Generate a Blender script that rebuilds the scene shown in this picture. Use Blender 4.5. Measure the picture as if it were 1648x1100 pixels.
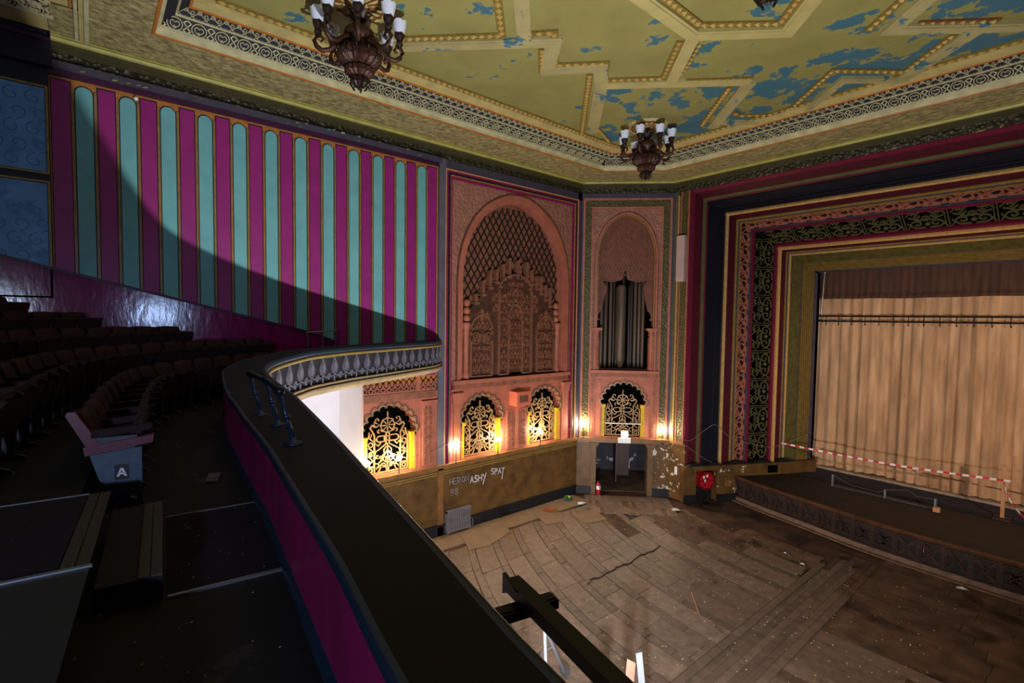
import bpy, bmesh, math, random
from mathutils import Vector, Matrix
random.seed(7)
for o in list(bpy.data.objects): bpy.data.objects.remove(o)
SC = bpy.context.scene
COL = SC.collection
PI = math.pi

# ------------------------------------------------------------------ camera
cam_d = bpy.data.cameras.new('camera'); cam = bpy.data.objects.new('camera', cam_d); COL.objects.link(cam)
cam_d.sensor_width = 36.0; cam_d.lens = 36.0 * 806.75 / 1648.0; cam_d.clip_start = 0.05; cam_d.clip_end = 200
r0 = (0.64239201, 0.76625665, 0.01353706); r1 = (0.04396257, -0.01920992, -0.99884847); r2 = (-0.76511424, 0.64224741, -0.04602691)
cam.matrix_world = Matrix(((r0[0], -r1[0], -r2[0], 0), (r0[1], -r1[1], -r2[1], 0), (r0[2], -r1[2], -r2[2], 7.0), (0, 0, 0, 1)))
SC.camera = cam
# ------------------------------------------------------------------ world, lights, exposure
SC.view_settings.view_transform = 'Standard'; SC.view_settings.look = 'None'
SC.view_settings.exposure = 0.0; SC.view_settings.gamma = 1.0; SC.view_settings.use_curve_mapping = False
W = bpy.data.worlds.new('world'); SC.world = W; W.use_nodes = True
W.node_tree.nodes['Background'].inputs[0].default_value = (0.5, 0.55, 0.7, 1)
W.node_tree.nodes['Background'].inputs[1].default_value = 0.0

def light(kind, name, loc, target, power, color, size=0.2, spot=None, blend=0.5):
    d = bpy.data.lights.new(name, kind); d.energy = power; d.color = color
    if kind == 'AREA': d.shape = 'DISK'; d.size = size
    else: d.shadow_soft_size = size
    if kind == 'SPOT': d.spot_size = math.radians(spot); d.spot_blend = blend
    o = bpy.data.objects.new(name, d); COL.objects.link(o); o.location = loc
    v = Vector(target) - Vector(loc)
    o.rotation_euler = v.to_track_quat('-Z', 'Y').to_euler()
    return o
# photographer's cool lamp standing in the stalls below the balcony front, aimed up into the hall
light('SPOT', 'stalls_lamp', (-2.5, 3.5, 2.2), (-9.0, 9.5, 9.6), 5200, (0.93, 0.97, 1.0), 0.10, 145, 0.75)
# cool light from the far side of the circle
light('SPOT', 'circle_lamp', (3.6, -3.2, 7.0), (-4.0, 0.6, 5.6), 1150, (0.58, 0.70, 1.0), 0.25, 92, 0.6)
light('SPOT', 'slip_lamp', (13.6, 3.4, 6.95), (-13.5, 1.5, 6.9), 1300, (0.42, 0.6, 1.0), 0.35, 11, 0.8)
# warm flood from the stalls on to the curtain
light('SPOT', 'curtain_flood', (5.5, 11.5, 6.2), (-3.6, 23.4, 4.2), 3600, (1.0, 0.78, 0.62), 0.25, 62, 0.9)
light('SPOT', 'floor_lamp', (-2.5, 3.6, 2.2), (-5.9, 8.6, 0.0), 800, (0.86, 0.92, 1.0), 0.06, 58, 0.7)
# warm fill light added to brighten the stalls floor
light('SPOT', 'stalls_fill', (-1.5, 6.0, 4.6), (-6.5, 11.8, 0.0), 1000, (1.0, 0.86, 0.78), 0.3, 100, 0.8)

# ------------------------------------------------------------------ materials
MATS = {}
def lin(h):
    h = h.lstrip('#'); o = []
    for i in (0, 2, 4):
        c = int(h[i:i+2], 16) / 255.0
        o.append(c / 12.92 if c <= 0.04045 else ((c + 0.055) / 1.055) ** 2.4)
    return (*o, 1.0)
def mat(name, c, rough=0.6, var=0.25, scale=3.0, metal=0.0, bump=0.0, bscale=20.0, spec=0.4, c2=None, thr=None, tscale=1.2, perobj=0.0,
        wave=None, vor=None, stretch=None, emit=None, soft=0.02, detail=8.0, bias=None, bdist=0.02):
    m = bpy.data.materials.new(name); m.use_nodes = True; nt = m.node_tree; N = nt.nodes; L = nt.links
    b = N['Principled BSDF']; b.inputs['Roughness'].default_value = rough; b.inputs['Metallic'].default_value = metal
    b.inputs['Specular IOR Level'].default_value = spec
    if isinstance(c, str): c = lin(c)
    if isinstance(c2, str): c2 = lin(c2)
    tc = N.new('ShaderNodeTexCoord'); mp = N.new('ShaderNodeMapping'); L.new(tc.outputs['Object'], mp.inputs[0])
    if stretch: mp.inputs['Scale'].default_value = stretch
    n = N.new('ShaderNodeTexNoise'); n.inputs['Scale'].default_value = scale; n.inputs['Detail'].default_value = 6; L.new(mp.outputs[0], n.inputs[0])
    def mix(a, bcol, fac, mode='MIX'):
        x = N.new('ShaderNodeMix'); x.data_type = 'RGBA'; x.blend_type = mode
        for sock, v in ((x.inputs[0], fac), (x.inputs[6], a), (x.inputs[7], bcol)):
            if hasattr(v, 'node'): L.new(v, sock)
            else: sock.default_value = v
        return x.outputs[2]
    ra = N.new('ShaderNodeMapRange'); ra.inputs[1].default_value = 0.3; ra.inputs[2].default_value = 0.7
    ra.inputs[3].default_value = 1 - var; ra.inputs[4].default_value = 1 + var * 0.6; L.new(n.outputs[0], ra.inputs[0])
    cm = N.new('ShaderNodeCombineColor')
    for i in range(3): L.new(ra.outputs[0], cm.inputs[i])
    col = mix(c, cm.outputs[0], 1.0, 'MULTIPLY')
    hgt = None
    if c2 is not None:
        n2 = N.new('ShaderNodeTexNoise'); n2.inputs['Scale'].default_value = tscale; n2.inputs['Detail'].default_value = detail; n2.inputs['Roughness'].default_value = 0.62
        L.new(mp.outputs[0], n2.inputs[0])
        src = n2.outputs[0]
        if bias:
            dp = N.new('ShaderNodeVectorMath'); dp.operation = 'DOT_PRODUCT'; L.new(tc.outputs['Object'], dp.inputs[0]); dp.inputs[1].default_value = bias[0]
            ad = N.new('ShaderNodeMath'); ad.operation = 'ADD'; L.new(dp.outputs['Value'], ad.inputs[0]); ad.inputs[1].default_value = bias[1]
            cl = N.new('ShaderNodeClamp'); cl.inputs[1].default_value = -.06; cl.inputs[2].default_value = .115; L.new(ad.outputs[0], cl.inputs[0])
            a2 = N.new('ShaderNodeMath'); a2.operation = 'ADD'; L.new(n2.outputs[0], a2.inputs[0]); L.new(cl.outputs[0], a2.inputs[1]); src = a2.outputs[0]
        r3 = N.new('ShaderNodeMapRange'); r3.inputs[1].default_value = thr; r3.inputs[2].default_value = thr + soft; L.new(src, r3.inputs[0])
        col = mix(col, c2, r3.outputs[0]); hgt = r3.outputs[0]
    if perobj:
        oi = N.new('ShaderNodeObjectInfo'); r4 = N.new('ShaderNodeMapRange'); r4.inputs[3].default_value = 1 - perobj; r4.inputs[4].default_value = 1 + perobj * 0.6
        L.new(oi.outputs['Random'], r4.inputs[0]); c4 = N.new('ShaderNodeCombineColor')
        for i in range(3): L.new(r4.outputs[0], c4.inputs[i])
        col = mix(col, c4.outputs[0], 1.0, 'MULTIPLY')
    L.new(col, b.inputs['Base Color'])
    hs = None
    if bump:
        if vor:
            v = N.new('ShaderNodeTexVoronoi'); v.inputs['Scale'].default_value = bscale; L.new(mp.outputs[0], v.inputs['Vector']); hs = v.outputs['Distance']
        elif wave:
            v = N.new('ShaderNodeTexWave'); v.inputs['Scale'].default_value = bscale; v.inputs['Distortion'].default_value = wave; L.new(mp.outputs[0], v.inputs['Vector']); hs = v.outputs['Fac']
        else:
            v = N.new('ShaderNodeTexNoise'); v.inputs['Scale'].default_value = bscale; v.inputs['Detail'].default_value = 4; L.new(mp.outputs[0], v.inputs[0]); hs = v.outputs[0]
    elif hgt is not None: hs = hgt; bump = 0.15
    if hs is not None:
        bp = N.new('ShaderNodeBump'); bp.inputs['Strength'].default_value = min(bump, 1.0); bp.inputs['Distance'].default_value = bdist
        L.new(hs, bp.inputs['Height']); L.new(bp.outputs[0], b.inputs['Normal'])
    if emit:
        b.inputs['Emission Color'].default_value = (*emit[0], 1); b.inputs['Emission Strength'].default_value = emit[1]
    MATS[name] = m; return m
mat('teal', '#66a0a2', 0.65, 0.12, 2.0)
mat('magenta', '#8a1a68', 0.5, 0.15, 2.0)
mat('magenta_gloss', '#74124e', 0.13, 0.3, 5.0, bump=0.12, bscale=9, stretch=(1, 1, .4), spec=.5)
mat('plum', '#380c30', 0.5, 0.2)
mat('ochre', '#a8682e', 0.5, 0.25, 6)
mat('ochre_gold', '#8c6434', 0.42, 0.25, 6)
mat('line_black', '#141220', 0.6)
mat('terracotta', '#a8604a', 0.6, 0.2, 3, bump=.15, bscale=30)
mat('terracotta_dark', '#6c3e2e', 0.65, 0.3, 4)
mat('terracotta_scale', '#986452', 0.65, 0.2, 3, bump=1.0, bscale=8.5, vor=1, bdist=.035)
mat('terracotta_carve', '#85503a', 0.6, 0.35, 5, bump=.4, bscale=40)
mat('gold', '#d6a866', 0.38, 0.2, 8, metal=0.25)
mat('gold_dull', '#8f7232', 0.45, 0.3, 8)
mat('grille_gold', '#a8845a', 0.4, 0.2, 8, metal=.1)
mat('yellow', '#c9a21a', 0.55, 0.15, 6)
mat('olive', '#4c4420', 0.5, 0.3, 5, bump=1.0, bscale=14, vor=1, bdist=.025)
mat('olive_flat', '#565030', 0.55, 0.2)
mat('olive_deep', '#524a20', 0.5, 0.3, 5, bump=.9, bscale=16, vor=1)
mat('crimson', '#66102a', 0.5, 0.2)
mat('crimson_dark', '#460819', 0.5, 0.3, 12)
mat('navy', '#13131d', 0.42, 0.2)
mat('navy_line', '#0c0c18', 0.5)
mat('grey_plaster', '#5b5560', 0.6, 0.2)
mat('slate', '#403a48', 0.6, 0.2)
mat('black', '#060506', 0.7, 0.2)
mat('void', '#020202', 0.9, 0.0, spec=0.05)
mat('dado', '#5e4220', 0.48, 0.4, 2.5, c2='#3c2816', thr=.56, tscale=1.5, soft=.15)
mat('dado_worn', '#5e4220', 0.45, 0.4, 2.5, c2='#cfc4b2', thr=.60, tscale=5.5)
mat('dado_cap', '#7c5430', 0.4, 0.25, 5)
mat('skirting', '#17171d', 0.5, 0.3, 5)
mat('cream', '#b8a468', 0.55, 0.2, 3)
mat('cream_pale', '#b8ae84', 0.55, 0.25, 4)
mat('lip_yellow', '#aaa050', 0.5, 0.2)
mat('cornice_tex', '#9c8c5c', 0.6, 0.45, 7, bump=1.0, bscale=6, bdist=.1, stretch=(1, 1, 1), c2='#5a4a20', thr=.6, tscale=5, soft=.15)
mat('ceiling_paint', '#8f874c', 0.55, 0.15, 1.2, c2='#3c6674', thr=.56, tscale=1.2, bias=((0.004, .034, 0), -.355))
mat('ceiling_rib', '#a89a68', 0.55, 0.15, 2, c2='#44707e', thr=.60, tscale=2.2)
mat('ceiling_rib_clean', '#b4a468', 0.55, 0.15, 2)
mat('rope', '#80682c', 0.45, 0.3, 20)  # base darker than its beads: shadow lines between them put into the colour
mat('rope_gold', '#b0904c', 0.45, 0.2)
mat('rope_red', '#7a4a24', 0.5, 0.3, 20)
mat('orange_line', '#b0641e', 0.45, 0.2)
mat('fret_back', '#181626', 0.6, 0.2)
mat('fret_teal', '#2a6470', 0.6, 0.2)
mat('blue_panel', '#5c90c4', 0.55, 0.25, 2, c2='#4a7cb0', thr=.52, tscale=3, soft=.1)
mat('blue_orn', '#406894', 0.55, 0.2)
mat('white_wall', '#d8cfd6', 0.6, 0.06, 2)
mat('parapet_top', '#15110c', 0.62, 0.15, 2, spec=.2)
mat('parapet_edge', '#1a2a3a', 0.4, 0.2, 3)
mat('fascia', '#242128', 0.55, 0.35, 25, bump=1.0, bscale=45, vor=1)
mat('fascia_plain', '#2c2930', 0.55, 0.3, 10)
mat('fascia_orn', '#5e5c68', 0.5, 0.3, 10)
mat('cream_gold', '#8a7038', 0.45, 0.2, 6)
mat('mould_cream', '#8c7452', 0.45, 0.2, 6)
mat('floorboard', '#7a675a', 0.5, 0.3, 5, c2='#4c3626', thr=.6, tscale=1.6, soft=.12, perobj=.22, bump=.25, bscale=25)
mat('floor_dark', '#6a5242', 0.7, 0.5, 2, c2='#36241a', thr=.56, tscale=.8, soft=.1, bump=.5, bscale=12, perobj=.25)
mat('floor_strip', '#6c5c50', 0.5, 0.3, 5, perobj=.2)
mat('floor_base', '#523a2c', 0.8, 0.5, 2, c2='#24140a', thr=.5, tscale=.7, soft=.15, bump=.4, bscale=10)
mat('hardboard', '#7a6450', 0.6, 0.2, 3)
mat('circle_floor', '#0f1115', 0.7, 0.4, 4, c2='#3c3836', thr=.62, tscale=2, soft=.1)
mat('tread_grey', '#2e3036', 0.6, 0.35, 4, c2='#2c2c30', thr=.55, tscale=2, soft=.2)
mat('carpet', '#170e20', 0.9, 0.5, 6, c2='#8c8494', thr=.69, tscale=14)
mat('step_wood', '#443e36', 0.6, 0.3, 6, stretch=(1, 6, 1))
mat('nosing', '#b8c0cc', 0.3, 0.1, metal=.8)
mat('seat_red', '#2e070c', 0.75, 0.3, 6)
mat('seat_dark', '#20050a', 0.75, 0.3, 6)
mat('seat_vinyl', '#640e2e', 0.4, 0.2, 6)
mat('seat_metal', '#343c46', 0.45, 0.3, 9)
mat('seat_panel', '#40546a', 0.5, 0.25, 9)
mat('white_paint', '#e8e8ea', 0.5, 0.05)
mat('rail_paint', '#16283e', 0.3, 0.3, 18, spec=.6)
mat('rail_dark', '#10161e', 0.35, 0.2)
mat('bronze', '#4a2c22', 0.42, 0.4, 20, metal=.35, bump=.4, bscale=60)
mat('bronze_dark', '#2c1a14', 0.45, 0.3, 20, metal=.3)
mat('shade_glass', '#dfe2f4', 0.35, 0.05)
mat('pipe', '#544234', 0.45, 0.4, 2, stretch=(6, 6, .5))
mat('pipe_dark', '#2c2622', 0.45, 0.3, 2)
mat('cornice_dark', '#3e381e', 0.55, 0.25, 5)
mat('frieze_dark', '#332e1a', 0.5, 0.4, 5, bump=1.0, bscale=10, vor=1, bdist=.06)
mat('frame_crimson', '#86164a', 0.5, 0.2)
mat('magenta_face', '#861a4e', 0.4, 0.25, 3, c2='#b9b4cc', thr=.70, tscale=3.2, stretch=(1, 1, .35))
mat('ribbed', '#745c2a', 0.5, 0.25, 6)
mat('screen_dark', '#4c2e20', 0.65, 0.35, 5)  # own dark brown, with the shade of the arch recess in the colour
mat('screen_mould', '#80503a', 0.6, 0.25, 5)  # terracotta browned further for the recess shade
mat('lattice_dark', '#2c1a12', 0.65)
mat('dusty_edge', '#6e5444', 0.6, 0.4, 5)
mat('curtain', '#c49a74', 0.85, 0.35, 1.6, c2='#946a48', thr=.47, tscale=.9, soft=.3, stretch=(2.4, 1, .35))
mat('valance', '#4a2e20', 0.85, 0.35, 2, stretch=(3, 1, .5))
mat('stage_floor', '#241d1a', 0.65, 0.35, 2)
mat('stage_cloth', '#2b2b3e', 0.85, 0.3, 3)
mat('stage_wood', '#33201a', 0.5, 0.4, 4)
mat('stage_nosing', '#50301e', 0.5, 0.4, 4)
mat('pale_floor', '#a08c78', 0.7, 0.3, 3)
mat('radiator_paint', '#6a6468', 0.4, 0.2)
mat('red_paint', '#a81822', 0.35, 0.1)
mat('hose_red', '#98181c', 0.35, 0.1)
mat('black_rubber', '#141414', 0.6)
mat('steel', '#8c9098', 0.35, 0.2, metal=.8)
mat('alu', '#707078', 0.4, 0.1, metal=.3)
mat('board_grey', '#585c66', 0.5, 0.1)
mat('paper_dull', '#6a6662', 0.7)
mat('door_case', '#64482a', 0.5, .3, 5)
mat('plywood', '#8a5c46', 0.6, 0.2, 5)
mat('pine', '#b8845c', 0.6, 0.2, 5, stretch=(4, 4, .6))
mat('tape_red', '#c02a30', 0.5, .05)
mat('tape_white', '#e0d8d8', 0.5, .05)
mat('beam_black', '#0d0a09', 0.5, 0.2)
mat('speaker_pink', '#b89a94', 0.6, 0.1)
mat('box_pink', '#c8684c', 0.55, 0.1)
mat('corridor', '#2a262e', 0.7, 0.4, 2, c2='#a49ca4', thr=.6, tscale=1.6)
mat('door_brown', '#45302a', 0.5, 0.2)
mat('graf_white', '#d4d0e0', 0.6, .1)
mat('graf_grey', '#8c8490', 0.6, .1)
mat('bulb', '#fff2da', 0.4, 0, emit=((1.0, 0.79, 0.52), 400))
mat('flood_lens', '#ffffff', 0.4, 0, emit=((1.0, 0.84, 0.62), 160))
mat('cable', '#8a7860', 0.5)
mat('green_plastic', '#1c6a54', 0.4)
mat('bottle_glass', '#cfd8dc', 0.15)
mat('paper', '#d8d4cc', 0.7)
mat('flake', '#c8c090', 0.7, .3, 3, perobj=.3)
mat('flake_teal', '#5a9a94', 0.7, .3, 3)
mat('tile_orange', '#8c4a28', 0.6, .3)

# ------------------------------------------------------------------ geometry helper
class G:
    def __init__(s): s.v = []; s.f = []; s.m = []
    def add(s, vs, fs, mi=0):
        b = len(s.v); s.v += [tuple(p) for p in vs]
        for f in fs: s.f.append([b + i for i in f]); s.m.append(mi)
    def box(s, a, b, M=None, mi=0):
        P = [(x, y, z) for z in (a[2], b[2]) for y in (a[1], b[1]) for x in (a[0], b[0])]
        if M: P = [M(*p) for p in P]
        s.add(P, [(0, 2, 3, 1), (4, 5, 7, 6), (0, 1, 5, 4), (2, 6, 7, 3), (0, 4, 6, 2), (1, 3, 7, 5)], mi)
    def prism(s, pts, h0, h1, M, mi=0, back=True):
        n = len(pts); P = [M(u, v, h0) for u, v in pts] + [M(u, v, h1) for u, v in pts]
        F = [tuple(range(n, 2 * n))] + [(i, (i + 1) % n, n + (i + 1) % n, n + i) for i in range(n)]
        if back: F.append(tuple(range(n))[::-1])
        s.add(P, F, mi)
    def ribbon(s, pts, w, h0, h1, M, closed=False, mi=0):
        n = len(pts); w /= 2; Lf = []; Rt = []
        for i in range(n):
            a = pts[i - 1] if (i > 0 or closed) else pts[i]; b = pts[(i + 1) % n] if (i < n - 1 or closed) else pts[i]
            d1 = (pts[i][0] - a[0], pts[i][1] - a[1]); d2 = (b[0] - pts[i][0], b[1] - pts[i][1]); l1 = math.hypot(*d1) or 1; l2 = math.hypot(*d2) or 1
            dx, dy = d1[0] / l1 + d2[0] / l2, d1[1] / l1 + d2[1] / l2; l = math.hypot(dx, dy) or 1; nx, ny = -dy / l, dx / l
            k = 1.0
            if a is not pts[i] and b is not pts[i]:
                ex, ey = pts[i][0] - a[0], pts[i][1] - a[1]; el = math.hypot(ex, ey)
                if el > 1e-9: k = min(2.0, 1 / max(.3, abs((-ey * nx + ex * ny) / el)))
            Lf.append((pts[i][0] + nx * w * k, pts[i][1] + ny * w * k)); Rt.append((pts[i][0] - nx * w * k, pts[i][1] - ny * w * k))
        P = [M(*p, h0) for p in Lf] + [M(*p, h0) for p in Rt] + [M(*p, h1) for p in Lf] + [M(*p, h1) for p in Rt]
        F = []
        for i in range(n if closed else n - 1):
            j = (i + 1) % n
            F += [(2*n+i, 2*n+j, 3*n+j, 3*n+i), (i, j, 2*n+j, 2*n+i), (n+j, n+i, 3*n+i, 3*n+j)]
        if not closed: F += [(0, 2*n, 3*n, n), (n-1, 2*n-1, 4*n-1, 3*n-1)]
        s.add(P, F, mi)
    def tube(s, pts, r, n=6, mi=0, taper=None):
        pts = [Vector(p) for p in pts]; k = len(pts); P = []; up = Vector((0.13, 0.21, 0.97))
        for i in range(k):
            t = (pts[min(i + 1, k - 1)] - pts[max(i - 1, 0)]).normalized()
            a = t.cross(up)
            if a.length < 1e-3: a = t.cross(Vector((1, 0, 0)))
            a.normalize(); b = t.cross(a); rr = r if taper is None else r * taper[i]
            for j in range(n):
                th = 2 * PI * j / n; P.append(pts[i] + a * (rr * math.cos(th)) + b * (rr * math.sin(th)))
        F = [(i*n+j, i*n+(j+1) % n, (i+1)*n+(j+1) % n, (i+1)*n+j) for i in range(k-1) for j in range(n)]
        F += [tuple(range(n))[::-1], tuple(range((k-1)*n, k*n))]
        s.add(P, F, mi)
    def lathe(s, prof, c=(0, 0, 0), n=16, flute=0.0, nf=0, mi=0, axis='z'):
        P = []
        for r, z in prof:
            for j in range(n):
                th = 2 * PI * j / n; rr = r * (1 + flute * math.cos(nf * th))
                p = (rr * math.cos(th), rr * math.sin(th), z)
                if axis == 'y': p = (p[0], p[2], p[1])
                if axis == 'x': p = (p[2], p[0], p[1])
                P.append((c[0] + p[0], c[1] + p[1], c[2] + p[2]))
        k = len(prof)
        F = [(i*n+j, i*n+(j+1) % n, (i+1)*n+(j+1) % n, (i+1)*n+j) for i in range(k-1) for j in range(n)]
        F += [tuple(range(n))[::-1], tuple(range((k-1)*n, k*n))]
        s.add(P, F, mi)
    def sphere(s, c, r, n=8, k=6, mi=0):
        s.lathe([(max(r * math.sin(PI * i / k), 1e-4), -r * math.cos(PI * i / k)) for i in range(k + 1)], c, n, mi=mi)
    def sweep(s, prof, path, mi=0):
        """prof: callable i -> list of points ; path: range"""
        rows = [prof(i) for i in path]; m = len(rows[0]); P = [p for r in rows for p in r]
        F = [(i*m+j, i*m+j+1, (i+1)*m+j+1, (i+1)*m+j) for i in range(len(rows)-1) for j in range(m-1)]
        s.add(P, F, mi)
    def obj(s, name, mats, parent=None, smooth=False):
        me = bpy.data.meshes.new(name); me.from_pydata(s.v, [], s.f)
        if isinstance(mats, str): mats = [mats]
        for m in mats: me.materials.append(MATS[m])
        if len(mats) > 1: me.polygons.foreach_set('material_index', s.m)
        bm = bmesh.new(); bm.from_mesh(me); bmesh.ops.recalc_face_normals(bm, faces=bm.faces); bm.to_mesh(me); bm.free()
        if smooth: me.polygons.foreach_set('use_smooth', [True] * len(me.polygons))
        return link(name, me, parent)
def link(name, me, parent=None):
    o = bpy.data.objects.new(name, me); COL.objects.link(o)
    if parent is not None:
        o.parent = parent
        def world(r):
            if r is None: return Matrix.Identity(4)
            bas = Matrix.Translation(r.location) @ r.rotation_euler.to_matrix().to_4x4() if r.type == 'EMPTY' else r.matrix_basis
            return world(r.parent) @ r.matrix_parent_inverse @ bas
        mw = world(parent)
        o.matrix_parent_inverse = mw.inverted()
    return o
def thing(name, label, cat, loc=(0, 0, 0), group=None):
    o = bpy.data.objects.new(name, None); COL.objects.link(o); o.location = loc; o['label'] = label; o['category'] = cat
    if group: o['group'] = group
    o.empty_display_size = .1
    return o
def tag(o, label, cat, group=None):
    o['label'] = label; o['category'] = cat
    if group: o['group'] = group
    return o
def struct(o): o['kind'] = 'structure'; return o
def dup_mesh(o, parent, mw):
    c = o.copy(); COL.objects.link(c); c.parent = parent; c.matrix_parent_inverse = Matrix.Identity(4) if parent is None else o.matrix_parent_inverse
    c.matrix_basis = mw; return c
def copy_tree(o, parent=None):
    c = o.copy(); COL.objects.link(c)
    if parent is not None: c.parent = parent; c.matrix_parent_inverse = o.matrix_parent_inverse.copy()
    for ch in list(o.children): copy_tree(ch, c)
    return c
def arc(cx, cy, r, a0, a1, n, ry=None):
    ry = r if ry is None else ry
    return [(cx + r * math.cos(math.radians(a0 + (a1 - a0) * i / n)), cy + ry * math.sin(math.radians(a0 + (a1 - a0) * i / n))) for i in range(n + 1)]
def circ(cx, cy, r, n=12, ry=None): return arc(cx, cy, r, 0, 360, n, ry)[:-1]
def spiral(cx, cy, r, a0, turns, n=14, d=1):
    return [(cx + r * (1 - .8 * i / n) * math.cos(a0 + d * turns * 2 * PI * i / n), cy + r * (1 - .8 * i / n) * math.sin(a0 + d * turns * 2 * PI * i / n)) for i in range(n + 1)]
def catmull(P, sub=6):
    out = []
    for i in range(len(P) - 1):
        p0 = P[max(i - 1, 0)]; p1 = P[i]; p2 = P[i + 1]; p3 = P[min(i + 2, len(P) - 1)]
        for k in range(sub):
            t = k / sub
            out.append(tuple(.5 * ((2 * b) + (c - a) * t + (2 * a - 5 * b + 4 * c - d) * t * t + (3 * b - a - 3 * c + d) * t ** 3) for a, b, c, d in zip(p0, p1, p2, p3)))
    out.append(tuple(P[-1])); return out
def resample(P, step):
    out = [P[0]]; acc = 0
    for a, b in zip(P, P[1:]):
        l = math.dist(a, b)
        while acc + l >= step:
            t = (step - acc) / l; a = tuple(x + (y - x) * t for x, y in zip(a, b)); out.append(a); l = math.dist(a, b); acc = 0
        acc += l
    return out
XW = -13.6
ML = lambda u, v, h: (XW + h, u, v)                       # left wall: u = y, v = z, h out into the hall
Q = math.sqrt(.5)
MO = lambda u, v, h: (-13.6 + Q * u + Q * h, 14.88 + Q * u - Q * h, v)     # corner splay
MS = lambda u, v, h: (u, 17.43 - h, v)                    # stage wall
ID = lambda u, v, h: (u, v, h)
# ================================================================== STALLS FLOOR
g = G(); g.box((-14.4, -7, -.25), (14, 19.6, -.045)); floor = struct(g.obj('floor', 'floor_base'))
def arc_y(x, y0): return y0 + (x + 4.6) ** 2 / 26.0 if x < -4.6 else y0
def in_floor(x, y): return x > -13.1 and y < 17.2 and (y - x) < 27.3 and not (x > -9.2 and y > 18.0 - (x + 9.2) * .1)
def board(x0, x1, y0, w, m, dz=0.0):
    n = max(1, int(abs(x1 - x0) / .7)); g = G(); P = []; t = random.uniform(-.004, .004)
    for i in range(n + 1):
        x = x0 + (x1 - x0) * i / n
        for (yy, z) in ((0, -.04), (0, dz + t), (w, dz + t), (w, -.04)): P.append((x, arc_y(x, y0 + yy), z))
    F = [(i*4+k, i*4+k+1, (i+1)*4+k+1, (i+1)*4+k) for i in range(n) for k in range(3)] + [(0, 1, 2, 3), (n*4, n*4+3, n*4+2, n*4+1)]
    g.add(P, F); return g.obj('floorboard', m, floor)
y = 3.9; k = 0
while y < 16.6:
    w = .66 if k % 2 == 0 else .25
    x = -12.45 + random.uniform(-.05, .05)
    while x < -5.2:
        l = random.uniform(1.1, 3.2) if k % 2 == 0 else random.uniform(.6, 1.6)
        x1 = min(x + l, -5.16); xm = (x + x1) / 2
        if x1 - x > .12 and in_floor(x, arc_y(x, y + w)) and arc_y(xm, y) < 16.9:
            worn = arc_y(xm, y) > 15.2 - max(0, -(xm + 7.5)) * .45 and xm > -9.5
            board(x + .011, x1 - .011, y + .012, w - .024, 'floor_dark' if worn else 'floorboard' if k % 2 == 0 else 'floor_strip', -.012 if worn else 0)
        x = x1
    y += w; k += 1
y = 6.0
while y < 17.9:                                       # straight boards right of the gangway
    w = random.choice((.42, .5, .36)); x = -3.98
    while x < 3.5:
        x1 = x + random.uniform(1.2, 3.0)
        board(x + .006, x1 - .006, y + .006, w - .012, 'floor_dark' if (y > 12.6 or random.random() < .35) else 'floorboard', random.uniform(-.02, 0) if y > 12.6 else 0)
        x = x1
    y += w
for (x0, x1, y1, m, dz) in ((-5.14, -4.97, 16.1, 'floor_strip', .03), (-4.1, -3.94, 14.7, 'floor_strip', .03)):
    yy = 5.0
    while yy < y1:
        ye = min(yy + random.uniform(2.4, 4.2), y1)
        g = G(); g.box((x0, yy + .005, -.04), (x1, ye - .005, dz)); g.obj('gangway_edge_board', m, floor); yy = ye
x = -4.96
while x < -4.12:
    w = .165; yy = 5.0 + random.random()
    while yy < 17.4:
        ye = min(yy + random.uniform(2.5, 5), 17.4)
        g = G(); g.box((x, yy + .004, -.04), (x + w - .006, ye - .004, random.uniform(-.003, .004))); g.obj('gangway_board', 'floor_dark' if yy > 14.4 else 'floor_strip', floor); yy = ye
    x += w
# edge strip beside the side wall, torn hardboard, parquet under the corner splay
yy = 4.0
while yy < 14.6:
    ye = min(yy + random.uniform(1.2, 2.4), 14.6); g = G(); g.box((-13.48, yy, -.04), (-12.62, ye - .01, random.uniform(.0, .012))); g.obj('edge_board', 'hardboard', floor); yy = ye
for i in range(26):                                  # narrow parquet strips running out of the doorway
    s = .35 + i * .125
    for k2 in range(3):
        h0 = .12 + k2 * .62 + random.random() * .1; g = G(); g.box((s, h0, -.04), (s + .118, h0 + .6, random.uniform(-.006, .004)), lambda u, h, z: MO(u, z, h)); g.obj('parquet_strip', 'floor_dark' if k2 > 0 and random.random() < .12 else 'floorboard', floor)
for P in (((-13.3, 9.0), (-12.1, 8.6), (-11.95, 9.2), (-12.3, 10.4), (-13.2, 10.7)), ((-12.9, 12.0), (-12.0, 11.7), (-11.8, 12.3), (-12.5, 12.9)), ((-12.1, 13.0), (-11.2, 12.8), (-11.0, 13.7), (-11.9, 14.0))):
    g = G(); g.prism(P, .012, .022, ID); tag(g.obj('hardboard_sheet', 'hardboard'), {12.0: 'torn hardboard sheet lying beside the radiator', 0: ''}.get(0) or ('torn hardboard sheet lying along the wall by the radiator' if P[0][1] < 10 else 'curled hardboard sheet on the floor by the green bowl' if P[0][1] < 12.5 else 'hardboard sheet lying on floor before the dark doorway'), 'board')

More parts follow.
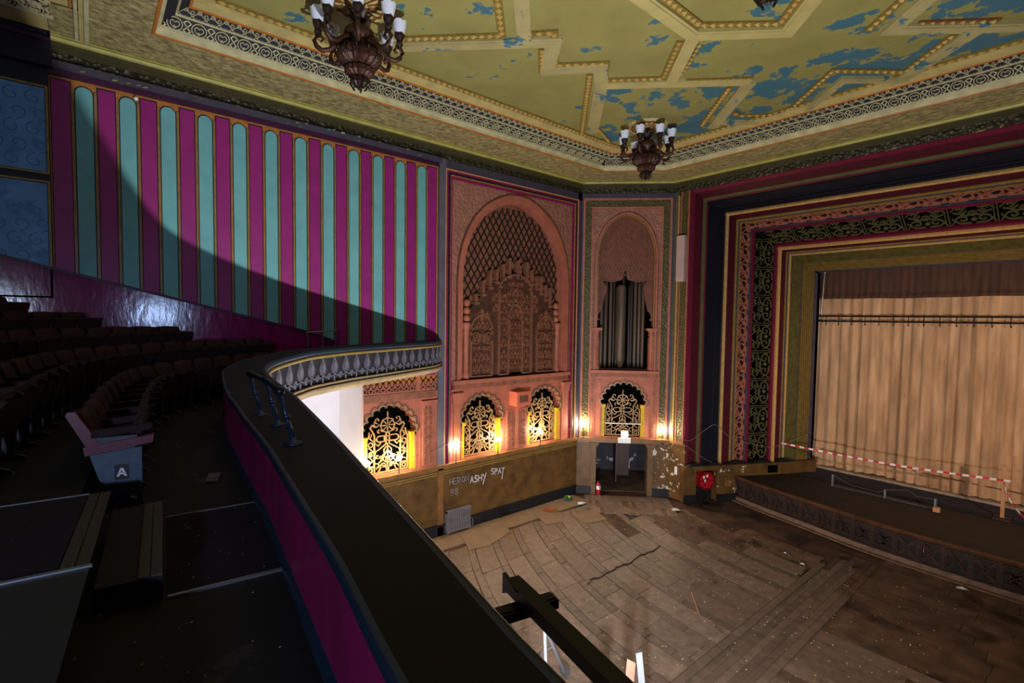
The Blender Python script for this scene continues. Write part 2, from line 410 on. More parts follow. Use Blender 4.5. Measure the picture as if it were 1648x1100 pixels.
# ================================================================== LEFT WALL
g = G(); g.box((XW - .6, -7, 0), (XW - .4, 15.2, 13.0)); wl = struct(g.obj('wall_left', 'terracotta_dark'))
def part(name, m, fn, parent=None, smooth=False):
    g = G(); fn(g); return g.obj(name, m, parent or wl, smooth)
def bx(name, m, u0, u1, v0, v1, h0, h1, M=ML, parent=None):
    g = G(); g.box((u0, v0, h0), (u1, v1, h1), M); return g.obj(name, m, parent or wl)
bx('stripe_ground', 'ochre', -.56, 8.33, 5.0, 11.68, -.4, 0)
for i in range(25):
    uc = -.38 + .3535 * i; w = .135 if i else .14; w = .155 if i == 24 else w
    g = G()
    if i % 2 == 0:
        g.box((uc - w - .02, 5.2, 0), (uc + w + .02, 11.62, .012), ML, 0); g.box((uc - w, 5.2, 0), (uc + w, 11.595, .022), ML, 1)
        g.obj('magenta_stripe', ['line_black', 'magenta'], wl)
    else:
        for (q, h, mi) in ((.022, .012, 0), (0, .022, 1)):
            g.prism([(uc - w - q, 5.2)] + [(uc + w + q, 5.2)] + [(a, b) for a, b in arc(uc, 11.56 - w, w + q, 0, 180, 10)], 0, h, ML, mi)
        g.obj('teal_stripe', ['line_black', 'teal'], wl)
for i in range(24):
    uc = -.38 + .3535 * (i + .5); bx('gold_batten', 'ochre_gold', uc - .022, uc + .022, 5.2, 11.5, 0, .03)
bx('stripe_head_moulding', 'plum', -.56, 8.40, 11.67, 11.78, -.4, .09); bx('stripe_head_moulding', 'slate', -.56, 8.42, 11.78, 11.93, -.4, .13)
part('raked_dado', 'magenta_gloss', lambda g: g.prism([(-7, 9.56), (-.57, 7.87), (4.26, 6.6), (5.1, 6.3), (5.1, 5.0), (-7, 5.0)], 0, .1, ML))
part('dado_capping', 'plum', lambda g: g.ribbon([(-7, 9.56), (-.57, 7.87), (4.26, 6.6), (5.1, 6.3)], .05, 0, .13, ML))
# blue panels behind the last stripe
bx('pilaster_ground', 'line_black', -7, -.56, 5.2, 11.75, -.4, .05)
for (u0, u1) in ((-2.6, -.585), (-4.9, -2.75)):
    for (v0, v1) in ((9.72, 11.38), (7.3, 9.55)):
        p = bx('blue_panel', 'blue_panel', u0 + .03, u1 - .03, v0 + .03, v1 - .03, .05, .075)
        gg = G(); gg.ribbon([(u0, v0), (u1, v0), (u1, v1), (u0, v1)], .035, .05, .1, ML, True); gg.obj('gold_frame', 'gold_dull', p)
        gg = G(); cu = (u0 + u1) / 2; cv = (v0 + v1) / 2
        for sx in (-1, 1):
            for k in range(5):
                for q in (.2, .52, .82): gg.ribbon(spiral(cu + sx * (q + .06 * (k % 2)), cv - .62 + .3 * k, .15, PI / 2 * (1 + 2 * (k % 2)), .95, 10, sx), .016, .075, .08, ML)
        oo = gg.obj('scroll_ornament', 'blue_orn', p); oo['kind'] = 'stuff'
bx('dark_beam', 'line_black', -7, -.5, 11.75, 12.0, -.4, .22); bx('dark_beam', 'line_black', -7, -.5, 12.0, 12.78, -.4, .12); bx('dark_beam', 'plum', -7, -.5, 12.24, 12.3, .1, .2)
bx('dark_beam', 'plum', -7, -.5, 12.5, 12.56, .1, .2)
# grey pilaster, crimson frame of the arched bay
bx('pilaster', 'grey_plaster', 8.33, 8.56, 2.27, 11.93, -.4, .1)
def uframe(u0, u1, v0, v1, w, h0, h1, m, M=ML, parent=None, name='frame_moulding'):
    g = G(); g.box((u0, v0, h0), (u0 + w, v1, h1), M); g.box((u0 + w, v1 - w, h0), (u1 - w, v1, h1), M); g.box((u1 - w, v0, h0), (u1, v1, h1), M); return g.obj(name, m, parent or wl)
uframe(8.56, 14.66, 2.3, 11.66, .03, -.4, .10, 'gold')
uframe(8.59, 14.63, 2.3, 11.63, .09, -.4, .07, 'frame_crimson')
uframe(8.68, 14.54, 2.3, 11.54, .05, -.4, .11, 'line_black')
uframe(8.73, 14.49, 2.3, 11.49, .025, -.4, .10, 'gold_dull')
uframe(8.755, 14.465, 2.3, 11.465, .085, -.4, .05, 'frame_crimson')
bx('pilaster', 'slate', 14.66, 14.88, 2.27, 11.93, -.4, .06); bx('head_band', 'slate', 8.5, 14.88, 11.66, 11.93, -.4, .06)
def plate_hole(g, u0, u1, v0, v1, hole, h0, h1, M, mi=0):
    cu = sum(p[0] for p in hole) / len(hole); cv = sum(p[1] for p in hole) / len(hole)
    cor = [(u0, v0), (u1, v0), (u1, v1), (u0, v1)]
    def edge(p):
        dx, dy = p[0] - cu, p[1] - cv; t = 1e9
        if dx > 1e-9: t = min(t, (u1 - cu) / dx)
        if dx < -1e-9: t = min(t, (u0 - cu) / dx)
        if dy > 1e-9: t = min(t, (v1 - cv) / dy)
        if dy < -1e-9: t = min(t, (v0 - cv) / dy)
        return (cu + dx * t, cv + dy * t)
    pts = [(math.atan2(p[1] - cv, p[0] - cu), p, edge(p)) for p in hole]
    n = len(hole)
    for c in cor:                                    # corner rays hit the hole outline
        a = math.atan2(c[1] - cv, c[0] - cu); best = None
        for i in range(n):
            A, B = hole[i], hole[(i + 1) % n]; ex, ey = B[0] - A[0], B[1] - A[1]; dx, dy = math.cos(a), math.sin(a)
            den = dx * ey - dy * ex
            if abs(den) < 1e-9: continue
            t = ((A[0] - cu) * ey - (A[1] - cv) * ex) / den; s = ((A[0] - cu) * dy - (A[1] - cv) * dx) / den
            if t > 0 and -1e-6 <= s <= 1 + 1e-6 and (best is None or t < best): best = t
        if best: pts.append((a, (cu + dx0(a) * best, cv + dy0(a) * best), c))
    pts.sort(key=lambda t: t[0]); m = len(pts)
    P = [M(*p[1], h1) for p in pts] + [M(*p[2], h1) for p in pts] + [M(*p[1], h0) for p in pts]
    g.add(P, [(i, (i+1) % m, m+(i+1) % m, m+i) for i in range(m)] + [(i, (i+1) % m, 2*m+(i+1) % m, 2*m+i) for i in range(m)], mi)
dx0, dy0 = math.cos, math.sin
def archpts(c, hw, sp, ap, n=7, base=None):
    R = []
    prof = [(1, 0), (.985, .18), (.94, .36), (.86, .53), (.74, .69), (.58, .82), (.38, .92), (.18, .985), (0, 1.0)]
    R = [(c + hw * a, sp + (ap - sp) * b) for a, b in prof] + [(c - hw * a, sp + (ap - sp) * b) for a, b in prof[-2::-1]]
    if base is not None: R = [(c + hw, base)] + R + [(c - hw, base)]
    return R
def multifoil(c, r, sp, n=11, base=None, dep=.09):
    R = []
    for i in range(n):
        a0 = PI * i / n; a1 = PI * (i + 1) / n; am = (a0 + a1) / 2; rc = r * (1 - dep)
        cx, cy = c + rc * math.cos(am), sp + rc * math.sin(am); rr = rc * math.sin(PI / n / 2) * 1.08
        for k in range(5):
            b = am - PI / 2 + PI * (k + .35) / 4.7 if False else am - 1.35 + 2.7 * k / 4
            R.append((cx + rr * math.cos(b), cy + rr * math.sin(b)))
    if base is not None: R = [(c + r * .98, base), (c + r * .98, sp)] + R + [(c - r * .98, sp), (c - r * .98, base)]
    return R
CU = 11.66
outer = archpts(CU, 2.63, 8.2, 11.36, base=4.95); inner = archpts(CU, 2.30, 8.2, 11.02, base=4.95)
part('spandrel', 'terracotta_scale', lambda g: plate_hole(g, 8.84, 14.38, 4.94, 11.38, outer, -.4, 0, ML))
for (o, w, h1, m) in ((.03, .05, .05, 'terracotta_dark'), (.10, .09, .03, 'terracotta'), (.19, .08, -.02, 'terracotta'), (.28, .10, -.08, 'terracotta')):
    P = archpts(CU, 2.63 - o, 8.2, 11.36 - o, base=4.95)
    part('arch_moulding', m, lambda g: g.ribbon(P, w, -.4, h1, ML))
part('lattice_ground', 'screen_mould', lambda g: g.prism(inner, -.39, -.34, ML))
def lattice(g):                                      # wavy diamond lattice clipped to the arch
    def inside(u, v):
        if v < 6.5 or abs(u - CU) > 2.25: return False
        return v < 8.2 or ((u - CU) / 2.28) ** 2 + ((v - 8.2) / 2.75) ** 2 < 1
    for sg in (-1, 1):
        for k in range(-26, 27):
            seg = []
            for i in range(0, 60):
                v = 6.6 + i * .075; u = CU + k * .26 + sg * (v - 6.6) * .62
                u += 0
                if inside(u, v): seg.append((u, v))
                else:
                    if len(seg) > 2: g.ribbon(seg, .03, -.34, -.29, ML)
                    seg = []
            if len(seg) > 2: g.ribbon(seg, .03, -.34, -.29, ML)
lat = part('lattice', 'lattice_dark', lattice); lat['kind'] = 'stuff'
# carved organ screen in front of the lattice
scr = thing('carved_screen', 'large carved terracotta organ screen inside the pointed arch of the left wall', 'screen', (XW, CU, 4.95))
top = [(13.64, 6.95), (13.6, 7.3), (13.3, 7.62), (12.95, 7.95), (12.55, 8.25), (12.1, 8.45), (CU, 8.55)]
outl = [(9.66, 4.95), (13.66, 4.95)] + top + [(2 * CU - a, b) for a, b in top[-2::-1]]
g = G(); g.prism(outl, -.33, -.16, ML); g.obj('screen_panel', 'screen_dark', scr)
def scrolls(g, u0, u1, v0, v1, nu, nv, w, h0, h1, M):
    du = (u1 - u0) / nu; dv = (v1 - v0) / nv
    for i in range(nu):
        for j in range(nv):
            cu = u0 + du * (i + .5); cv = v0 + dv * (j + .5); d = 1 if i < nu / 2 else -1; r = min(du, dv) * .46
            g.ribbon(spiral(cu, cv, r, PI / 2 * (1 + 2 * (j % 2)), .95, 9, d), w, h0, h1, M)
            g.ribbon([(cu - d * r, cv - r * .9), (cu - d * r * .3, cv - r * .3), (cu + d * r * .2, cv + dv * .5)], w, h0, h1, M)
for (u0, u1, v0, v1, nu, nv) in ((9.80, 10.52, 5.1, 6.05, 4, 5), (9.80, 10.52, 6.15, 6.5, 4, 2), (9.9, 10.5, 6.6, 7.25, 4, 4), (12.8, 13.52, 5.1, 6.05, 4, 5), (12.8, 13.52, 6.15, 6.5, 4, 2), (12.82, 13.42, 6.6, 7.25, 4, 4),
                                 (10.98, 11.3, 5.15, 7.9, 2, 14), (12.02, 12.34, 5.15, 7.9, 2, 14), (11.38, 11.94, 5.15, 6.9, 4, 10), (11.3, 12.02, 7.0, 8.3, 4, 7), (10.6, 10.95, 7.2, 7.9, 2, 4), (12.4, 12.75, 7.2, 7.9, 2, 4)):
    g = G(); scrolls(g, u0, u1, v0, v1, nu, nv, .038, -.16, -.11, ML); o = g.obj('carved_panel', 'terracotta_carve', scr); o['kind'] = 'stuff'
for (u0, u1, v1) in ((9.7, 10.6, 6.55), (12.72, 13.62, 6.55), (10.9, 12.42, 8.0), (11.34, 11.98, 6.95)):
    g = G(); g.ribbon([(u0, 5.02), (u0, v1), (u0 + .12, v1 + .12)] , .06, -.16, -.07, ML); g.ribbon([(u1, 5.02), (u1, v1), (u1 - .12, v1 + .12)], .06, -.16, -.07, ML)
    cu = (u0 + u1) / 2; g.ribbon(arc(cu, v1, (u1 - u0) / 2, 0, 180, 12, .55), .06, -.16, -.07, ML); g.ribbon([(u0, 5.02), (u1, 5.02)], .06, -.16, -.08, ML)
    g.obj('panel_moulding', 'screen_mould', scr)
for (cu, cv) in ((10.15, 6.32), (13.17, 6.32)):
    g = G(); g.ribbon(circ(cu - .26, cv, .19, 12), .035, -.16, -.07, ML, True); g.ribbon(circ(cu + .26, cv, .19, 12), .035, -.16, -.07, ML, True); g.obj('panel_roundel', 'screen_mould', scr)
for (cu, cv) in ((10.15, 7.0), (13.17, 7.0)):
    g = G(); g.prism([(cu - .05, cv - .1), (cu + .05, cv - .1), (cu + .05, cv + .18), (cu + .1, cv + .18), (cu, cv + .34), (cu - .1, cv + .18), (cu - .05, cv + .18)], -.16, -.09, ML); g.obj('arrow_motif', 'screen_mould', scr)
def ytop(u):
    T = sorted(outl[2:], key=lambda p: p[0])
    for a, b in zip(T, T[1:]):
        if a[0] <= u <= b[0]: return a[1] + (b[1] - a[1]) * (u - a[0]) / max(b[0] - a[0], 1e-6)
    return 7
for (du, h) in ((-1.72, .34), (-1.42, .5), (-1.12, .62), (-.84, .48), (-.55, .55), (-.27, .7), (.12, .62), (.22, .45), (.55, .72), (.8, .56), (1.04, .5), (1.26, .68), (1.5, .58), (1.74, .72)):
    u = CU + du; v = ytop(u) - .1; g = G(); g.prism([(u - .055, v), (u + .055, v)] + arc(u, v + h, .055, 0, 180, 5), -.3, -.12, ML)
    g.box((u - .09, v + .02, -.3), (u + .09, v + .1, -.08), ML); g.obj('mock_pipe', 'screen_mould', scr)
for sx in (-1, 1):
    for k in range(3): g = G(); g.lathe([(.001, -.13), (.1, -.1), (.13, 0), (.1, .1), (.001, .13)], (XW - .18, CU + sx * 2.08, 6.98 + .26 * k), 8); g.obj('cusp', 'terracotta', scr, True)
    u = CU + sx * 2.12; g = G(); g.lathe([(.14, 4.95), (.14, 5.1), (.1, 5.15), (.095, 6.4), (.12, 6.45), (.1, 6.55), (.16, 6.75), (.16, 6.85)], (XW - .15, u, 0), 10); g.obj('colonnette', 'terracotta', scr, True)
bx('sill_moulding', 'terracotta', 8.9, 14.32, 4.82, 4.95, -.4, .12); bx('sill_moulding', 'terracotta_carve', 8.95, 14.28, 4.66, 4.82, -.4, .05)
# lower storey with three grille openings
def low_plate(u0, u1, v0, v1, c, r, sp, M=ML, parent=None):
    hole = multifoil(c, r, sp, 11, v0 + .03)
    g = G(); plate_hole(g, u0, u1, v0, v1, hole, -.4, 0, M); g.obj('grille_surround', 'terracotta', parent or wl)
    rim = multifoil(c, r * 1.0, sp, 11)
    g = G(); g.ribbon(rim, .045, -.02, .035, M); g.obj('cusped_rim', 'mould_cream', parent or wl)
    g = G(); g.ribbon(multifoil(c, r * 1.09, sp, 11), .03, -.02, .02, M); g.obj('cusped_rim', 'terracotta_dark', parent or wl)
    for sx in (-1, 1):
        uu = c + sx * (r * .98 - .075); g = G(); g.box((uu - .075, v0 + .03, -.3), (uu + .075, sp - .12, -.05), M); g.box((uu - .1, sp - .12, -.3), (uu + .1, sp, -.0), M); g.obj('yellow_jamb', 'yellow', parent or wl)
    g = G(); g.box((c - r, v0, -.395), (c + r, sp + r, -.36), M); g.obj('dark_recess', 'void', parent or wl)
low_plate(8.84, 11.16, 2.3, 4.66, 10.13, .86, 3.52); low_plate(12.16, 14.38, 2.3, 4.66, 13.05, .86, 3.56)
low_plate(5.6, 7.72, 2.3, 4.5, 6.72, .88, 3.5)
bx('pier', 'terracotta', 11.16, 12.16, 2.3, 4.66, -.4, .0)
for u0 in (11.2, 11.78): 
    p = bx('pier_panel', 'terracotta', u0, u0 + .34, 2.36, 3.75, 0, .03); g = G(); scrolls(g, u0 + .03, u0 + .31, 2.42, 3.7, 2, 8, .022, .03, .05, ML); o = g.obj('carving', 'terracotta_carve', p); o['kind'] = 'stuff'
bx('pier_strip', 'terracotta', 11.58, 11.74, 2.34, 3.9, 0, .05)
for (u0, u1) in ((8.95, 9.2), (14.0, 14.28)):
    p = bx('side_pilaster', 'terracotta', u0, u1, 2.3, 4.2, 0, .06); g = G(); g.box((u0 - .05, 4.2, 0), (u1 + .05, 4.46, .1), ML); g.box((u0 - .08, 4.46, 0), (u1 + .08, 4.56, .16), ML); g.obj('capital', 'terracotta', p)
# under the circle front
bx('frieze_moulding', 'terracotta_carve', 5.6, 8.33, 4.5, 4.72, -.4, .06); bx('frieze_ground', 'slate', 5.6, 8.33, 4.72, 5.3, -.4, -.1)
def fretband(g):
    for i in range(14):
        for j in range(2):
            cu = 5.75 + i * .19 + (.095 if j else 0); cv = 4.84 + j * .2
            g.ribbon([(cu - .095, cv), (cu - .03, cv + .05), (cu, cv + .12), (cu + .03, cv + .05), (cu + .095, cv), (cu + .03, cv - .05), (cu, cv - .1), (cu - .03, cv - .05)], .032, -.1, .0, ML, True)
    g.ribbon([(5.6, 4.75), (8.3, 4.75)], .05, -.1, .02, ML); g.ribbon([(5.6, 5.2), (8.3, 5.2)], .05, -.1, .02, ML)
fb = part('frieze_fret', 'terracotta', fretband); fb['kind'] = 'stuff'
bx('frieze_post', 'terracotta', 7.58, 7.72, 4.72, 5.3, -.1, .04)
bx('pilaster_panel', 'terracotta', 7.72, 8.33, 2.3, 4.5, -.4, .02); p = bx('pilaster_panel', 'terracotta', 7.82, 8.16, 2.38, 4.3, .02, .05); g = G(); scrolls(g, 7.84, 8.14, 2.42, 4.25, 2, 12, .022, .05, .07, ML); o = g.obj('carving', 'terracotta_carve', p); o['kind'] = 'stuff'
bx('capital', 'terracotta', 7.76, 8.28, 4.3, 4.42, .02, .14)
# dado
bx('dado_panel', 'dado', 3.0, 8.35, 0.0, 2.27, -.4, .04); bx('dado_panel', 'dado', 8.55, 14.86, 0.0, 2.27, -.4, .04); bx('dado_post', 'dado_cap', 8.35, 8.55, .0, 2.27, -.4, .09)
bx('dado_rail', 'dado_cap', 3.0, 14.9, 2.2, 2.3, -.4, .16); bx('dado_rail', 'dado_cap', 3.0, 14.86, 2.12, 2.2, -.4, .09); bx('dado_bead', 'gold_dull', 3.0, 14.86, 1.96, 1.99, 0, .055); bx('dado_bead', 'gold_dull', 3.0, 14.86, 2.03, 2.06, 0, .055)
g = G(); g.box((XW, 3, 0), (XW + .09, 14.8, .3)); g.box((XW, 3, .3), (XW + .12, 14.8, .36)); struct(g.obj('baseboard_left', 'skirting'))

# ================================================================== window grilles
def grille(M, c, v0, label):
    b = M(c, v0, -.15); t = thing('window_grille', label, 'grille', b, 'gilt window grilles along the wall')
    X = lambda u, v, h: M(c + u, v0 + v, h); r = .028; H = (-.16, -.11)
    def rb(name, lst, w=.036):
        g = G()
        for pts, cl in lst: g.ribbon(pts, w * .78, H[0], H[1], X, cl)
        return g.obj(name, 'grille_gold', t)
    rb('frame', [([(-.66, .05), (-.66, 1.08), (-.6, 1.15), (-.58, 1.3)], False), ([(.66, .05), (.66, 1.08), (.6, 1.15), (.58, 1.3)], False), ([(-.66, .05), (.66, .05)], False), ([(-.42, .05), (-.42, 1.2), (-.55, 1.42), (-.5, 1.5), (-.4, 1.42)], False), ([(.42, .05), (.42, 1.2), (.55, 1.42), (.5, 1.5), (.4, 1.42)], False),
                 ([(-.66, .26), (-.42, .26)], False), ([(.66, .26), (.42, .26)], False), ([(-.42, .5), (.42, .5)], False)], .04)
    sp = [([(0, 1.45), (.21 * math.cos(a), 1.45 + .21 * math.sin(a))], False) for a in [PI / 4 * k + PI / 8 * 0 for k in range(8)]]
    lobes = []
    for k in range(8): lobes += [(.0 + .235 * math.cos(PI / 4 * k + q) * (1 if abs(q) < .2 else .9), 1.45 + .235 * math.sin(PI / 4 * k + q) * (1 if abs(q) < .2 else .9)) for q in (-.28, 0, .28)]
    rb('rosette', sp + [(lobes, True), (circ(0, 1.45, .05, 8), True), ([(0, 1.68), (0, 1.86)], False)], .034)
    rb('cross_bar', [(arc(-.27, 1.06, .085, 90, 270, 6) + arc(-.1, 1.06, .085, -90, 90, 1)[:2], True), (arc(.27, 1.06, .085, -90, 90, 6) + [(.06, 1.145), (.06, .975)], True), ([(-.05, .9), (-.05, 1.22)], False), ([(.05, .9), (.05, 1.22)], False), ([(-.05, 1.12), (.05, 1.12)], False), ([(-.05, 1.0), (.05, 1.0)], False), ([(-.42, 1.06), (-.36, 1.06)], False), ([(.42, 1.06), (.36, 1.06)], False)], .034)
    sc = []
    for s in (-1, 1):
        S = lambda P: [(s * a, b) for a, b in P]
        sc += [(S(spiral(.32, 1.62, .1, -PI / 2, .9, 10)), False), (S([(.26, 1.5), (.36, 1.42), (.44, 1.5), (.4, 1.62)]), False), (S(spiral(.27, 1.27, .09, PI, .8, 8, -1)), False),
               (S([(.04, .9), (.2, .8), (.38, .7), (.41, .6)]), False), (S([(.04, .82), (.12, .72), (.1, .6), (.2, .52), (.2, .4), (.28, .34)]), False), (S([(0, .72), (.09, .58), (.16, .42), (.02, .32)]), False),
               (S(arc(.2, .1, .17, 20, 190, 8)), False), (S(spiral(.12, .24, .1, 0, .9, 9)), False), (S([(.3, .06), (.22, .2), (.3, .32), (.42, .36)]), False), (S(spiral(.31, .55, .09, PI, .85, 8)), False),
               (S(circ(.54, .16, .06, 8)), True), (S([(.6, .34), (.46, .44), (.6, .58), (.47, .72), (.6, .84)]), False), (S(circ(.54, .92, .07, 8)), True), (S(spiral(.52, .62, .09, PI / 2, .8, 8, -1)), False), (S([(.44, 1.0), (.56, 1.1), (.5, 1.24)]), False), (S([(.2, .98), (.3, .86), (.4, .95)]), False)]
    sc += [(circ(0, .4, .07, 8), True), ([(0, .05), (0, .9)], False)]
    rb('scrollwork', sc, .03)
    return t
grille(ML, 10.13, 2.32, 'gilt scrollwork window grille left of the pink loudspeaker box, under the carved screen')
grille(ML, 13.05, 2.34, 'gilt scrollwork window grille right of the pink loudspeaker box')
grille(ML, 6.72, 2.32, 'gilt scrollwork window grille under the circle front beside the white partition')
# ================================================================== CORNER SPLAY WITH ORGAN PIPES
g = G(); g.box((-.3, 2.27, -.75), (3.9, 13.0, -.7), MO); g.box((-.3, 0, -.45), (.78, 2.27, -.4), MO); g.box((2.82, 0, -.45), (3.9, 2.27, -.4), MO); wc = struct(g.obj('wall_corner', 'terracotta_dark'))
def cx(name, m, u0, u1, v0, v1, h0, h1, parent=None): return bx(name, m, u0, u1, v0, v1, h0, h1, MO, parent or wc)
cx('pilaster', 'slate', -.02, .1, 2.27, 11.93, -.4, .03); cx('pilaster', 'slate', 3.52, 3.62, 2.27, 11.93, -.4, .05); cx('head_band', 'slate', 0, 3.6, 11.74, 11.93, -.4, .04)
uframe(.1, 3.52, 2.3, 11.75, .08, -.4, .06, 'terracotta', MO, wc)
uframe(.18, 3.44, 2.3, 11.67, .25, -.4, .01, 'olive', MO, wc, 'olive_border')
uframe(.43, 3.19, 2.3, 11.42, .06, -.4, .05, 'terracotta', MO, wc)
oa = archpts(1.81, 1.25, 9.35, 11.24, base=5.0)
g = G(); plate_hole(g, .49, 3.13, 4.98, 11.36, oa, -.4, 0, MO); g.obj('spandrel', 'terracotta_scale', wc)
for (o, w, h1, m) in ((.02, .04, .04, 'terracotta_dark'), (.07, .07, .03, 'terracotta'), (.14, .05, -.04, 'ochre_gold')):
    g = G(); g.ribbon(archpts(1.81, 1.25 - o, 9.35, 11.24 - o, base=5.0), w, -.4, h1, MO); g.obj('arch_moulding', m, wc)
hole = [(.86, 5.05), (2.76, 5.05), (2.76, 6.3), (2.9, 6.4), (2.9, 6.62), (2.78, 6.68), (2.9, 6.75), (2.9, 6.95), (2.78, 7.0), (2.86, 7.1), (2.8, 7.3), (2.72, 7.35), (2.66, 8.55), (2.5, 8.3), (2.3, 8.5), (1.9, 8.6), (1.81, 9.0), (1.7, 8.6), (1.3, 8.5), (1.1, 8.3), (.94, 8.55),
        (.9, 7.35), (.82, 7.3), (.76, 7.1), (.84, 7.0), (.72, 6.95), (.72, 6.75), (.84, 6.68), (.72, 6.62), (.72, 6.4), (.86, 6.3)]
g = G(); plate_hole(g, .5, 3.12, 4.98, 11.3, hole, -.34, -.26, MO); g.obj('niche_ground', 'terracotta_dark', wc)
def hexl(g):
    for i in range(13):
        for j in range(22):
            u = .62 + i * .2; v = 5.3 + j * .3 + (.15 if i % 2 else 0)
            if ((u - 1.81) / 1.12) ** 2 + (max(v - 9.35, 0) / 1.65) ** 2 > 1 or (v < 8.75 + (.0 if abs(u - 1.81) < .2 else -.1) and .62 < u < 3.0 and v < 9): continue
            g.ribbon([(u - .08, v - .05), (u, v - .13), (u + .08, v - .05), (u + .08, v + .05), (u, v + .13), (u - .08, v + .05)], .03, -.26, -.225, MO, True)
g = G(); hexl(g); o = g.obj('honeycomb_lattice', 'terracotta_carve', wc); o['kind'] = 'stuff'
cx('niche_back', 'void', .5, 3.12, 4.9, 9.2, -.69, -.66)
org = thing('organ_pipes', 'row of brown organ pipes standing in the narrow arched corner niche', 'organ pipes', MO(1.8, 5.0, -.4))
for (s, zt, r) in ((.93, 8.74, .075), (1.1, 8.55, .08), (1.29, 8.62, .07), (1.42, 8.85, .05), (1.53, 8.35, .06), (1.79, 9.18, .06), (2.03, 8.4, .06), (2.12, 8.82, .055), (2.27, 8.6, .075), (2.43, 8.56, .07), (2.58, 8.76, .075)):
    b = MO(s, 0, -.5); g = G(); g.lathe([(r * .5, 5.05), (r, 5.3), (r, zt - .08), (r * .75, zt - .02), (.005, zt)], (b[0], b[1], 0), 8); g.obj('pipe', 'pipe_dark' if r < .065 else 'pipe', org, True)
b = MO(1.7, 0, -.42); g = G(); g.lathe([(.07, 5.05), (.19, 5.4), (.19, 8.28), (.17, 8.4), (.005, 8.42)], (b[0], b[1], 0), 14); pp = g.obj('large_pipe', 'pipe', org, True)
for s in (.72, 2.86):
    b = MO(s, 0, -.12); g = G(); g.lathe([(.14, 4.98), (.14, 5.1), (.1, 5.2), (.1, 6.1), (.085, 6.35), (.13, 6.4), (.1, 6.45), (.13, 6.55), (.18, 6.6)], (b[0], b[1], 0), 12); o = g.obj('colonnette', 'terracotta', wc, True)
    cx('colonnette_capital', 'terracotta', s - .2, s + .2, 6.58, 6.68, -.34, .07)
cx('organ_shelf', 'terracotta', .47, 3.15, 4.9, 5.0, -.4, .14); cx('organ_shelf', 'terracotta_carve', .5, 3.12, 4.74, 4.9, -.4, .06)
low_plate(.49, 3.13, 2.3, 4.74, 1.81, .88, 3.62, MO, wc)
for s in (.5, 2.92): p = cx('carved_strip', 'terracotta', s, s + .2, 2.34, 4.7, 0, .03); g = G(); scrolls(g, s + .02, s + .18, 2.38, 4.66, 1, 14, .02, .03, .045, MO); o = g.obj('carving', 'terracotta_carve', p); o['kind'] = 'stuff'
cx('side_board', 'terracotta', .74, .92, 2.34, 4.6, 0, .03)
grille(MO, 1.81, 2.34, 'gilt scrollwork window grille below the organ pipes in the corner')
cx('dado_panel', 'dado', -.03, .58, 0, 2.2, -.4, .04); cx('dado_panel', 'dado_worn', 2.98, 3.62, 0, 2.2, -.4, .04)
cx('ledge', 'dado_cap', -.1, 3.62, 2.2, 2.3, -.4, .18); cx('ledge', 'dado_cap', -.05, 3.62, 2.1, 2.2, -.4, .1)
g = G(); g.box((0, 0, .03), (.6, .3, .1), MO); g.box((3.0, 0, .03), (3.66, .3, .1), MO); struct(g.obj('baseboard_corner', 'skirting'))
# doorway
dr = struct(G().obj('door_1', 'door_brown')) if False else None
g = G()
for s0 in (.58, 2.8): g.box((s0, 0, -.4), (s0 + .2, 1.95, .1), MO); g.box((s0 - .05, 1.95, -.4), (s0 + .25, 2.02, .16), MO); g.box((s0 - .09, 2.02, -.4), (s0 + .29, 2.1, .2), MO)
dr = struct(g.obj('door_1', 'door_case'))
g = G(); g.box((.78, 0, -3.4), (.80, 2.3, -.4), MO); g.box((.78, 2.12, -3.4), (3.6, 2.16, -.4), MO); g.box((.8, 0, -3.4), (3.6, 2.16, -3.36), MO); g.box((3.55, 0, -3.4), (3.6, 2.16, -.4), MO); g.obj('corridor_walls', 'corridor', dr)
g = G(); g.box((.8, -.02, -3.4), (3.6, .0, -.4), MO); g.obj('corridor_floor', 'floor_dark', dr)
g = G(); g.box((1.75, .02, -2.4), (1.8, 2.05, -1.5), MO); g.obj('door_leaf', 'door_brown', dr); g = G(); g.box((1.9, .02, -2.5), (2.45, 2.05, -2.45), MO); g.obj('door_leaf', 'door_brown', dr)

# ================================================================== STAGE WALL AND PROSCENIUM
X0 = 1.6
def PJ(u, v, h): return (-10.37 + .4745 * u + .8802 * h, 17.47 + .8802 * u - .4745 * h, v)
ZT = lambda u: 11.92 - .512 * u
nl = Vector((0, -.512, -.8802)).normalized()
def PL(u, x, h): return (x, 17.47 + .8802 * u + nl.y * h, ZT(u) + nl.z * h)
def PR(u, v, h): p = PJ(u, v, h); return (2 * X0 - p[0], p[1], p[2])
g = G(); g.box((-11.4, 0, -.45), (-10.45, 13, -.4), MS); g.box((2 * X0 + 10.4, 0, -.45), (14, 13, -.4), MS); g.box((-11.4, 11.92, -.45), (14, 13, -.0), MS)
g.add([PJ(-.1, 0, -.12), PJ(5.75, 0, -.12), PJ(5.75, 9.2, -.12), PJ(-.1, 12.2, -.12)], [(0, 1, 2, 3)]); g.add([PR(-.1, 0, -.12), PR(5.75, 0, -.12), PR(5.75, 9.2, -.12), PR(-.1, 12.2, -.12)], [(0, 1, 2, 3)])
g.add([PL(-.1, -11, -.12), PL(5.75, -11, -.12), PL(5.75, 14, -.12), PL(-.1, 14, -.12)], [(0, 1, 2, 3)])
ws = struct(g.obj('wall_stage', 'black'))
def sx_(name, m, u0, u1, v0, v1, h0, h1): return bx(name, m, u0, u1, v0, v1, h0, h1, MS, ws)
